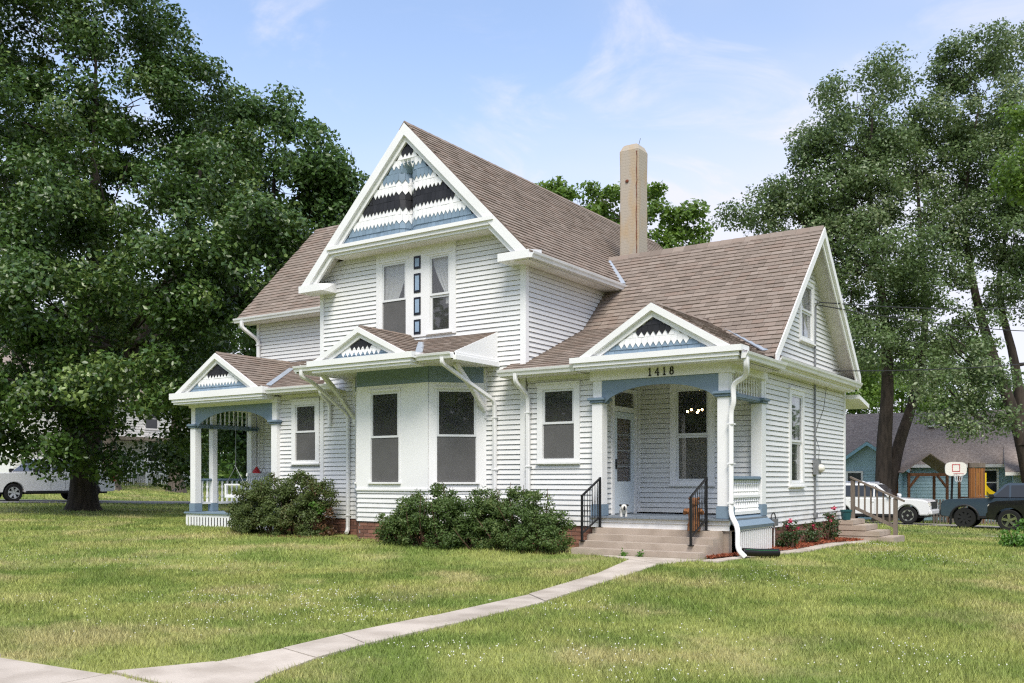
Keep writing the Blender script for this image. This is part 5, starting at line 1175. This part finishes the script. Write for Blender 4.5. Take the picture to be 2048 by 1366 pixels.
def grass(n, d0, d1, pw, hgt, wid, u0=-.62, u1=.62):
    t = rng.uniform(size=n); D = (d0 ** pw + t * (d1 ** pw - d0 ** pw)) ** (1 / pw); u = rng.uniform(u0, u1, n)
    x = CAM[0] + (CD.x + u * CR.x) * D; y = CAM[1] + (CD.y + u * CR.y) * D
    k = ~blocked(x, y); x, y, D = x[k], y[k], D[k]; n = len(x); z = gz(x, y)
    patch = .5 + .5 * np.sin(x * 1.7 + 2 * np.sin(y * .9)) * np.sin(y * 1.3 + 1.5 * np.sin(x * .7))
    h = hgt * (.55 + .6 * patch) * rng.uniform(.5, 1.5, n) * (1 + (D - 7) * .012); w = wid * D * rng.uniform(.7, 1.3, n); a = rng.uniform(0, 2 * np.pi, n); l = h * rng.uniform(.2, 1.1, n); la = rng.uniform(0, 2 * np.pi, n)
    v = np.empty((n, 3, 3)); v[:, 0] = np.stack([x - np.cos(a) * w, y - np.sin(a) * w, z - .01], 1); v[:, 1] = np.stack([x + np.cos(a) * w, y + np.sin(a) * w, z - .01], 1)
    v[:, 2] = np.stack([x + np.cos(la) * l, y + np.sin(la) * l, z + h], 1)
    return v
G = np.concatenate([grass(470000, 5.2, 15, 1.4, .050, .00050, -.85, .95), grass(300000, 14, 30, 1.5, .052, .00045, -.8, .85), grass(120000, 28, 75, 1.3, .06, .0005)])
n = len(G); me = bpy.data.meshes.new('grass_blades'); me.vertices.add(3 * n); me.vertices.foreach_set('co', G.reshape(-1).astype(np.float32)); me.loops.add(3 * n); me.loops.foreach_set('vertex_index', np.arange(3 * n, dtype=np.int32))
me.polygons.add(n); me.polygons.foreach_set('loop_start', np.arange(0, 3 * n, 3, dtype=np.int32)); me.update(); me.materials.append(MT['blade'])
tag(link('grass_blades', me), 'short mown grass blades of the lawn', 'grass', kind='stuff')
# clover heads in drifts
P = []
for cx_, cy_, r_, k in ((2.2, -7.6, 1.1, 130), (3.2, -8.6, .9, 110), (1.2, -8.3, .9, 70), (2.5, -9.9, .8, 50), (.4, -9.6, .9, 50), (6.6, -8.4, 1., 80), (7.4, -9.6, .8, 70), (8.8, -7.4, .9, 70), (9.4, -9.4, .7, 50), (5.5, -9.6, .7, 60), (4.8, -6.4, 1., 70), (6., -2.5, 1., 90), (-3, -6, 1.5, 60), (-6, -7, 1.5, 60), (7.2, 2.2, 1.2, 90), (5.6, 5., .8, 60), (10.2, -8.2, .6, 40)):
    q = rng.normal(size=(k, 2)) * r_ * .55 + np.array([cx_, cy_]); P.append(q)
P = np.concatenate(P); P = P[~blocked(P[:, 0], P[:, 1])]; hh = gz(P[:, 0], P[:, 1]) + rng.uniform(.035, .06, len(P))
b = MB()
for (x, y), z in zip(P, hh):
    r_ = rnd.uniform(.005, .0085)
    b.add([(x + r_, y, z), (x - r_ * .5, y + r_ * .87, z), (x - r_ * .5, y - r_ * .87, z), (x, y, z + r_ * 1.1), (x, y, z - r_)], [(0, 1, 3), (1, 2, 3), (2, 0, 3), (1, 0, 4), (2, 1, 4), (0, 2, 4)])
b.build('clover_flowers', 'clover_white', None, label='white clover flowers scattered over the lawn', cat='clover', kind='stuff')

# ------------------------------------------------------------------ vehicles (local +x = forward, origin on the ground between the axles)
def wheel(parent, x, y, r_, side, rimmat='alloy', spokes=6, tag_='wheel'):
    w = MB().lathe([(r_ * .60, -.12), (r_ * .93, -.13), (r_, -.09), (r_, .09), (r_ * .93, .13), (r_ * .60, .12), (r_ * .60, -.12)], (0, 0, 0), 28, 'y').build('wheel', 'rubber', parent, True); w.location = (x, y, r_)
    MB().lathe([(r_ * .66, .03 * side), (r_ * .66, .115 * side), (r_ * .60, .118 * side), (r_ * .57, .07 * side), (.02, .06 * side)], (0, 0, 0), 24, 'y').build('rim', 'trimblack', w)
    for i in range(spokes):
        a = 2 * math.pi * i / spokes + .2; c, s_ = math.cos(a), math.sin(a); k = .05 * r_ / .4
        p = lambda rr, t, h: (rr * c - t * s_, side * h, rr * s_ + t * c)
        MB().hexa([p(.05, -k, .075), p(r_ * .62, -k * 1.3, .085), p(r_ * .62, k * 1.3, .085), p(.05, k, .075), p(.05, -k * .8, .115), p(r_ * .62, -k, .122), p(r_ * .62, k, .122), p(.05, k * .8, .115)]).build('spoke', rimmat, w)
    MB().lathe([(r_ * .60, .10 * side), (r_ * .64, .125 * side), (r_ * .60, .125 * side)], (0, 0, 0), 24, 'y', False).build('rim_edge', rimmat, w); MB().lathe([(.06, .08 * side), (.05, .13 * side)], (0, 0, 0), 12, 'y').build('hub', rimmat, w)
def vehicle(name, label, cat, loc, rz, paint, wb=3.0, W=2.0, r_=.40, fo=.95, ro=1.1, hood=1.12, belt=1.18, roofz=1.88, cab=((.55, -.05), (-2.15, -1.95)), bed=None, clear=.38, spokes=6, rim='alloy', pillars=(.1, -.75, -1.55), head='lamp_clear', group=None, frontblack=False, arch_black=False):
    t = empty(name, loc, rz, label, cat, group); f, b = wb / 2 + fo, -wb / 2 - ro; ra = r_ * 1.18; hw = W / 2
    def arc(cx_): return [(cx_ + ra * math.cos(a), max(clear, r_ + ra * math.sin(a))) for a in np.linspace(math.pi, 0, 13)]
    cf, cr = cab[0][0], cab[1][0]
    low = [(b, .62), (b + .06, clear + .02)] + arc(-wb / 2) + arc(wb / 2) + [(f - .10, clear + .04), (f, .60)]
    top = [(f + .0, hood - .28), (f - .10, hood - .10), (f - .35, hood - .02), (cf + .1, hood + .04), (cf, belt)] + ([(cr, belt), (cr - .02, bed), (b + .03, bed)] if bed else [(b + .02, belt), (b, belt - .15)])
    body = MB().prism([(x, -hw, z) for x, z in low + top], (0, W, 0)).build('body', paint, t, bevel=.05)
    rw = hw - .20
    ft, rt = cab[0][1], cab[1][1]; bw = hw - .05
    MB().hexa([(cr, -bw, belt - .02), (cf, -bw, belt - .02), (cf, bw, belt - .02), (cr, bw, belt - .02), (rt, -rw, roofz), (ft, -rw, roofz), (ft, rw, roofz), (rt, rw, roofz)]).build('cabin', paint, t, bevel=.06)
    def gl(x0, x1, lo=.10, hi=.86):
        """side windows on the leaning cabin side"""
        for s_ in (-1, 1):
            P = []
            for x, k in ((x0, lo), (x1, lo), (x1, hi), (x0, hi)):
                fx = cf + (ft - cf) * k; rx = cr + (rt - cr) * k; X = min(max(x, rx + .10), fx - .13)
                P.append((X, s_ * (bw + (rw - bw) * k + .012), belt - .02 + (roofz - belt + .02) * k))
            MB().prism(P, (0, -s_ * .02, 0)).build('side_window', 'carglass', t)
    xs = [99] + list(pillars) + [-99]
    for a, c in zip(xs[:-1], xs[1:]):
        if abs(a - c) > .2: gl(c + .04, a - .04)
    for xb, xt, nm, sg in ((cf, ft, 'windshield', 1), (cr, rt, 'rear_window', -1)):
        P = [(xb + (xt - xb) * k + sg * .012, y * (1 if k < .5 else rw / bw), belt - .02 + (roofz - belt + .02) * k + .008) for y, k in ((-bw + .14, .08), (bw - .14, .08), (bw - .14, .92), (-bw + .14, .92))]
        MB().prism(P, (-sg * .02, 0, 0)).build(nm, 'carglass', t)
    for s_ in (-1, 1):
        for x in (wb / 2, -wb / 2): wheel(t, x, s_ * (hw - .14), r_, s_, rim, spokes)
        MB().box(f - .22, f - .005, s_ * hw - s_ * .30 if s_ > 0 else -hw + .02, hw - .02 if s_ > 0 else -hw + .30, hood - .36, hood - .16).build('headlight', head, t, bevel=.03)
        MB().box(b - .012, b + .16, s_ * hw - .012 if s_ < 0 else hw - .16, s_ * hw + .16 if s_ < 0 else hw + .012, belt - .50 if not bed else bed - .46, belt - .06 if not bed else bed - .06).build('tail_light', 'lamp_red', t)
        MB().box(cf - .22, cf - .02, s_ * (hw + .02) - .09, s_ * (hw + .02) + .09, belt - .0, belt + .17).build('mirror', 'trimblack' if paint != 'paint_white' or bed else paint, t, bevel=.03)
        for x in pillars[:2]:
            MB().box(x - .16, x + .02, s_ * (hw + .006) - .018, s_ * (hw + .006) + .018, belt - .20, belt - .165).build('door_handle', 'trimblack' if paint != 'paint_white' else paint, t)
            MB().box(x + .055, x + .065, s_ * hw - .004, s_ * hw + .004, clear + .12, belt - .03).build('door_seam', 'trimblack', t)
        MB().box(-wb / 2 + ra + .05, wb / 2 - ra - .05, s_ * hw - .03, s_ * hw + .012, clear - .03, clear + .07).build('sill_trim', 'trimblack', t)
        if arch_black:
            for x in (wb / 2, -wb / 2):
                MB().tube([(x + (ra + .03) * math.cos(a), s_ * hw, r_ + (ra + .03) * math.sin(a)) for a in np.linspace(-.1, math.pi + .1, 14)], .05, 6).build('arch_flare', 'trimblack', t)
    MB().box(f - .06, f + .012, -hw + .34, hw - .34, hood - .46, hood - .13).build('grille', 'trimblack', t)
    MB().box(f - .12, f + .07, -hw + .04, hw - .04, clear + .08, hood - .50).build('bumper', 'trimblack' if frontblack else paint, t, bevel=.04); MB().box(b - .07, b + .1, -hw + .05, hw - .05, clear + .06, .72).build('bumper', 'chrome' if bed else paint, t, bevel=.04)
    MB().box(b + .3, f - .3, -hw + .2, hw - .2, clear - .08, clear + .2).build('underbody', 'trimblack', t)
    return t
zs_ = g1(-.85, 33.9) + .03
v = vehicle('suv', 'white suv parked on the driveway beyond the back steps', 'suv', (-.85, 33.9, zs_), 0, 'paint_white', wb=3.05, W=2.05, r_=.41, fo=.98, ro=1.15, hood=1.17, belt=1.22, roofz=1.88, cab=((.85, .05), (-2.62, -2.40)), pillars=(.02, -.92, -1.75))
for s_ in (-1, 1): MB().tube([(-.1, s_ * .66, 1.93), (-2.2, s_ * .66, 1.95)], .025, 6).build('roof_rail', 'chrome', v)
v.scale = (1.05, 1.05, 1.06)
MB().tube([(-.4, 0, 1.86), (-.75, 0, 1.98)], [.05, .02], 6).build('antenna', 'paint_white', v)
v = vehicle('pickup_truck', 'slate blue pickup with black bumper facing the white suv', 'pickup', (5.5, 31.0, g1(5.5, 31.0) + .03), R(180), 'paint_slate', wb=3.6, W=2.05, r_=.46, fo=.98, ro=1.2, hood=1.32, belt=1.36, roofz=2.02, cab=((.85, .15), (-1.75, -1.6)), bed=1.38, clear=.50, spokes=8, rim='trimblack', pillars=(.0, -.95), head='trimblack', frontblack=True, arch_black=True)
v = vehicle('pickup_truck', 'black pickup with chrome wheels cut off by the right edge', 'pickup', (7.6, 28.0, g1(7.6, 28.) + .03), R(180), 'paint_black', wb=3.6, W=2.05, r_=.44, fo=.80, ro=1.2, hood=1.25, belt=1.28, roofz=1.95, cab=((.75, .05), (-1.75, -1.6)), bed=1.3, clear=.44, spokes=5, rim='chrome', pillars=(.0, -.95))
v = vehicle('pickup_truck', 'white pickup parked in the street behind the big maple trunk', 'pickup', (-32.2, 8.05, g1(-32.2, 8.05) + .035), R(-90), 'paint_white', wb=3.7, W=2.03, r_=.41, fo=.95, ro=1.22, hood=1.30, belt=1.34, roofz=1.97, cab=((1.0, .25), (-1.35, -1.2)), bed=1.38, clear=.42, spokes=6, pillars=(.1, -.6))

# ------------------------------------------------------------------ houses behind
def box_house(name, label, loc, rz, Lx, Ly, hw_, hr, wall, roofm, over=.4, wins=(), trimm='farwhite', thick=.12, boards=True):
    """gabled house, ridge along local x; wins = (x, z0, z1, w) on the front (local -y)"""
    t = empty(name, loc, rz, label, 'house'); a, b = Lx / 2, Ly / 2
    MB().add([(-a, -b, -.6), (a, -b, -.6), (a, b, -.6), (-a, b, -.6), (-a, -b, hw_), (a, -b, hw_), (a, b, hw_), (-a, b, hw_), (-a, 0, hr - .1), (a, 0, hr - .1)], [(0, 1, 5, 4), (1, 2, 6, 9, 5), (2, 3, 7, 6), (3, 0, 4, 8, 7), (4, 5, 9, 8), (6, 7, 8, 9)]).build('wall', wall, t)
    if boards:
        for k in range(int((hw_ - .1) / .2)):
            z = .1 + k * .2; MB().hexa([(-a, -b - .03, z), (a, -b - .03, z), (a, -b + .01, z), (-a, -b + .01, z), (-a, -b - .008, z + .2), (a, -b - .008, z + .2), (a, -b + .01, z + .2), (-a, -b + .01, z + .2)]).build('siding_board', wall, t)
    sl = (hr - hw_) / b
    for s_ in (-1, 1):
        e = b + over; ze = hw_ - over * sl
        MB().hexa([(-a - over, s_ * e, ze), (a + over, s_ * e, ze), (a + over, 0, hr), (-a - over, 0, hr), (-a - over, s_ * e, ze + thick), (a + over, s_ * e, ze + thick), (a + over, 0, hr + thick), (-a - over, 0, hr + thick)]).build('roof', roofm, t)
        MB().box(-a - over, a + over, s_ * e - .03, s_ * e + .03, ze - .10, ze + .09).build('gutter', 'farwhite', t)
        for x in (-a - over - .01, a + over - .05):
            MB().prism([(x, s_ * e, ze - .14), (x, 0, hr - .14), (x, 0, hr + .02), (x, s_ * e, ze + .02)], (.06, 0, 0)).build('rake_board', trimm, t)
    for x, z0, z1, w in wins:
        o = MB().box(x - w / 2 - .12, x - w / 2, -b - .07, -b, z0 - .12, z1 + .12).box(x + w / 2, x + w / 2 + .12, -b - .07, -b, z0 - .12, z1 + .12).box(x - w / 2, x + w / 2, -b - .07, -b, z1, z1 + .12).box(x - w / 2, x + w / 2, -b - .07, -b, z0 - .12, z0).build('window', 'farwhite', t)
        MB().box(x - w / 2, x + w / 2, -b - .045, -b - .035, z0, z1).build('pane', 'carglass', o); MB().box(x - w / 2, x + w / 2, -b - .06, -b - .046, (z0 + z1) / 2 - .03, (z0 + z1) / 2 + .03).build('meeting_rail', 'farwhite', o)
    return t
# blue house across the driveway
p0 = atD(1880, 960, 58); zb = g1(p0.x, p0.y)
bh = box_house('blue_house', 'pale blue house with brown shingle roof behind the parked cars', (p0.x + .6, p0.y + 3.2, zb), R(8), 14.5, 8, 3.75, 6.85, 'bluehouse', 'shake_far', .45, [(1.6, 1.7, 3.1, .9), (3.6, 1.7, 3.1, .9)], 'bluetrim')
gx = -5.0; gy = -5.6
MB().add([(gx - 1.9, gy, -.5), (gx + 1.9, gy, -.5), (gx + 1.9, -3.9, -.5), (gx - 1.9, -3.9, -.5), (gx - 1.9, gy, 3.4), (gx + 1.9, gy, 3.4), (gx + 1.9, -3.9, 3.4), (gx - 1.9, -3.9, 3.4), (gx, gy, 4.75), (gx, -1.5, 4.75)], [(0, 1, 5, 8, 4), (1, 2, 6, 5), (3, 0, 4, 7), (5, 6, 9, 8), (7, 4, 8, 9)]).build('wing_wall', 'bluehouse', bh)
for k in range(16):
    z = .1 + k * .2; MB().hexa([(gx - 1.9, gy - .03, z), (gx + 1.9, gy - .03, z), (gx + 1.9, gy, z), (gx - 1.9, gy, z), (gx - 1.9, gy - .008, z + .2), (gx + 1.9, gy - .008, z + .2), (gx + 1.9, gy, z + .2), (gx - 1.9, gy, z + .2)]).build('siding_board', 'bluehouse', bh)
for s_ in (-1, 1):
    e = gx + s_ * 2.4
    MB().hexa([(e, gy - .45, 3.08), (gx, gy - .45, 4.80), (gx, -1.0, 4.80), (e, -3.4, 3.08), (e, gy - .45, 3.20), (gx, gy - .45, 4.92), (gx, -1.0, 4.92), (e, -3.4, 3.20)]).build('wing_roof', 'shake_far', bh)
    MB().prism([(e, gy - .47, 2.94), (gx, gy - .47, 4.66), (gx, gy - .47, 4.88), (e, gy - .47, 3.16)], (0, .05, 0)).build('rake_board', 'bluetrim', bh)
for x in (gx - .75, gx + .95):
    o = MB().box(x - .5, x - .38, gy - .08, gy, 1.45, 3.1).box(x + .38, x + .5, gy - .08, gy, 1.45, 3.1).box(x - .38, x + .38, gy - .08, gy, 2.98, 3.1).box(x - .38, x + .38, gy - .08, gy, 1.45, 1.57).build('window', 'farwhite', bh); MB().box(x - .38, x + .38, gy - .05, gy - .04, 1.57, 2.98).build('pane', 'carglass', o)
MB().box(-1.8, -1.4, -1.7, -1.3, 5.9, 6.15).build('roof_vent', 'farwhite', bh); MB().lathe([(.12, 0), (.12, .45), (.2, .45), (.2, .55)], (-.1, -1.0, 6.0), 10).build('vent_pipe', 'farwhite', bh)
MB().prism([(7.05, -4.5, 3.6), (7.05, 4.5, 3.6), (7.05, 0, 6.9)], (.25, 0, 0)).build('gable_panel', 'bluehouse', bh)
# low blue garage to its right
p1 = atD(2075, 960, 54)
gr = box_house('blue_garage', 'low pale blue garage wall behind the black pickup', (p1.x + 2.2, p1.y + 2.2, g1(p1.x, p1.y)), R(8), 7.5, 5, 3.15, 4.5, 'bluehouse', 'shake_far', .4)
# white house across the street with railed porch
wh = box_house('white_house', 'white house across the street half hidden by the maple', (-56.5, 25, g1(-56, 25)), R(90), 15, 8, 6.2, 9.5, 'farwhite', 'shake_far', .4, [(-4, 1.2, 2.9, 1), (-1, 1.2, 2.9, 1), (3, 1.2, 2.9, 1), (-4, 4, 5.5, 1), (3, 4, 5.5, 1)], 'farwhite')
pf = empty('porch_railing', (-50.6, 24.6, g1(-50.6, 24.6)), R(90), 'white porch with spindle railing and slatted skirt across the street', 'porch')
MB().box(-5, 5, -.0, 1.7, .62, .75).build('porch_floor', 'farwhite', pf); MB().box(-5, 5, 0, .1, 1.5, 1.6).build('top_rail', 'farwhite', pf); MB().box(-5, 5, 0, .08, .82, .9).build('bottom_rail', 'farwhite', pf)
for i in range(52): MB().box(-5 + i * .19, -5 + i * .19 + .07, .02, .07, .88, 1.52).build('baluster', 'farwhite', pf)
for i in range(60): MB().box(-5 + i * .166, -5 + i * .166 + .06, .04, .08, -.2, .62).build('skirt_slat', 'farwhite', pf)
for x in (-5, -1.6, 1.7, 4.9): MB().box(x - .1, x + .1, -.02, .18, -.2, 3.1).build('porch_post', 'farwhite', pf)
MB().box(-5.2, 5.2, -.2, 1.9, 3.1, 3.35).build('porch_roof', 'shake_far', pf)
# ------------------------------------------------------------------ back yard things between the cars and the blue house
def at(u, v, D):
    p = atD(u, v, D); return (p.x, p.y, g1(p.x, p.y))
pav = empty('playhouse', at(1845, 990, 51.5), YAW, 'weathered wooden play pavilion with tan canopy roof', 'playhouse')
for x in (-.75, 1.35):
    for y in (0, 1.6): MB().box(x - .06, x + .06, y - .06, y + .06, 0, 2.75).build('post', 'wood_brown', pav)
for s_ in (-1, 1): MB().hexa([(.3, -.3, 3.75), (.3 + s_ * 1.5, -.3, 2.72), (.3 + s_ * 1.5, 1.9, 2.72), (.3, 1.9, 3.75), (.3, -.3, 3.81), (.3 + s_ * 1.5, -.3, 2.78), (.3 + s_ * 1.5, 1.9, 2.78), (.3, 1.9, 3.81)]).build('canopy', 'tan_canopy', pav)
MB().box(-.8, 1.4, -.06, .06, 2.55, 2.72).build('beam', 'wood_brown', pav); MB().tube([(-.75, 0, 1.9), (-.2, 0, 2.6)], .06, sect=RS).build('brace', 'wood_brown', pav); MB().tube([(1.35, 0, 1.9), (.8, 0, 2.6)], .06, sect=RS).build('brace', 'wood_brown', pav)
MB().tube([(-.75, 0, .3), (.15, 0, 1.3)], .05, sect=RS).build('brace', 'wood_grey', pav); MB().tube([(-.75, 0, 1.3), (.15, 0, .3)], .05, sect=RS).build('brace', 'wood_grey', pav)
hoop = empty('basketball_hoop', at(1912, 990, 47.5), YAW, 'basketball hoop with grey backboard and red square above the cars', 'basketball hoop')
MB().tube([(0, .6, 0), (0, .35, 2.9)], .06, 8).build('pole', 'iron', hoop)
n_ = 20; bd = [(.55 * (1 if abs(math.cos(a)) > .9 else 1) * math.copysign(abs(math.cos(a)) ** .6, math.cos(a)), 0, 2.85 + .36 * math.copysign(abs(math.sin(a)) ** .6, math.sin(a))) for a in np.linspace(0, 2 * math.pi, n_, endpoint=False)]
MB().prism(bd, (0, .04, 0)).build('backboard', 'lamp_clear', hoop)
MB().box(-.2, .2, -.012, -.002, 3.06, 3.09).box(-.2, .2, -.012, -.002, 2.72, 2.75).box(-.2, -.17, -.012, -.002, 2.75, 3.06).box(.17, .2, -.012, -.002, 2.75, 3.06).build('target_square', 'red', hoop)
MB().tube([(.23 * math.cos(a), -.27 + .23 * math.sin(a), 2.62) for a in np.linspace(0, 2 * math.pi, 18)], .012, 5).build('rim', 'red', hoop)
for a in np.linspace(0, 2 * math.pi, 10, endpoint=False): MB().tube([(.23 * math.cos(a), -.27 + .23 * math.sin(a), 2.61), (.12 * math.cos(a + .4), -.27 + .12 * math.sin(a + .4), 2.2)], .008, 4).build('net_cord', 'farwhite', hoop)
ps = empty('play_tower', at(1955, 990, 52.5), YAW, 'orange brown wooden play tower with yellow slide', 'play tower')
for x in (-.45, .33):
    for y in (0, 1.2): MB().box(x - .06, x + .06, y - .06, y + .06, 0, 3.4).build('post', 'wood_brown', ps)
for i in range(5): MB().box(-.42 + i * .145, -.42 + i * .145 + .12, -.07, -.04, 1.5, 3.1).build('plank', 'orange_wood', ps)
MB().box(-.5, .4, -.1, 1.3, 1.42, 1.5).build('platform', 'wood_brown', ps); MB().box(-.5, .4, -.1, .0, 3.15, 3.4).build('beam', 'wood_grey', ps)
V = []
for i in range(13):
    t = i / 12; x = .38 + 1.9 * t; z = 2.15 - 1.35 * (t ** .9) - .18 * math.sin(t * math.pi * 2)
    for y, h in ((.1, .28), (.18, 0), (.72, 0), (.8, .28)): V.append((x, y, z + h))
MB().add(V, [(i * 4 + k, i * 4 + k + 1, i * 4 + k + 5, i * 4 + k + 4) for i in range(12) for k in range(3)]).build('slide', 'yellow', ps)
MB().box(.39, .49, -.02, .12, 1.6, 2.85).box(.39, .49, .78, .92, 1.6, 2.85).build('slide_hood', 'yellow', ps)
fn = empty('picket_fence', at(1930, 990, 50), YAW, 'low dark wooden fence in the yard under the hoop', 'fence')
for i in range(22): MB().box(-1.7 + i * .17, -1.7 + i * .17 + .09, 0, .03, 0, 1.35).build('picket', 'wood_grey', fn)
for z in (.4, 1.1): MB().box(-1.75, 2.1, .03, .07, z, z + .08).build('rail', 'wood_grey', fn)
bn = empty('garden_bench', at(1868, 990, 50), YAW, 'black slatted garden bench beside the play pavilion', 'bench')
MB().box(-.6, .6, 0, .4, .42, .47).build('seat', 'iron', bn)
for i in range(9): MB().box(-.58 + i * .14, -.55 + i * .14, .40, .43, .47, 1.05).build('back_slat', 'iron', bn)
MB().box(-.6, .6, .39, .44, 1.02, 1.08).build('top_rail', 'iron', bn)
for x in (-.58, .54):
    for y in (0, .38): MB().box(x, x + .04, y, y + .04, 0, .42).build('leg', 'iron', bn)
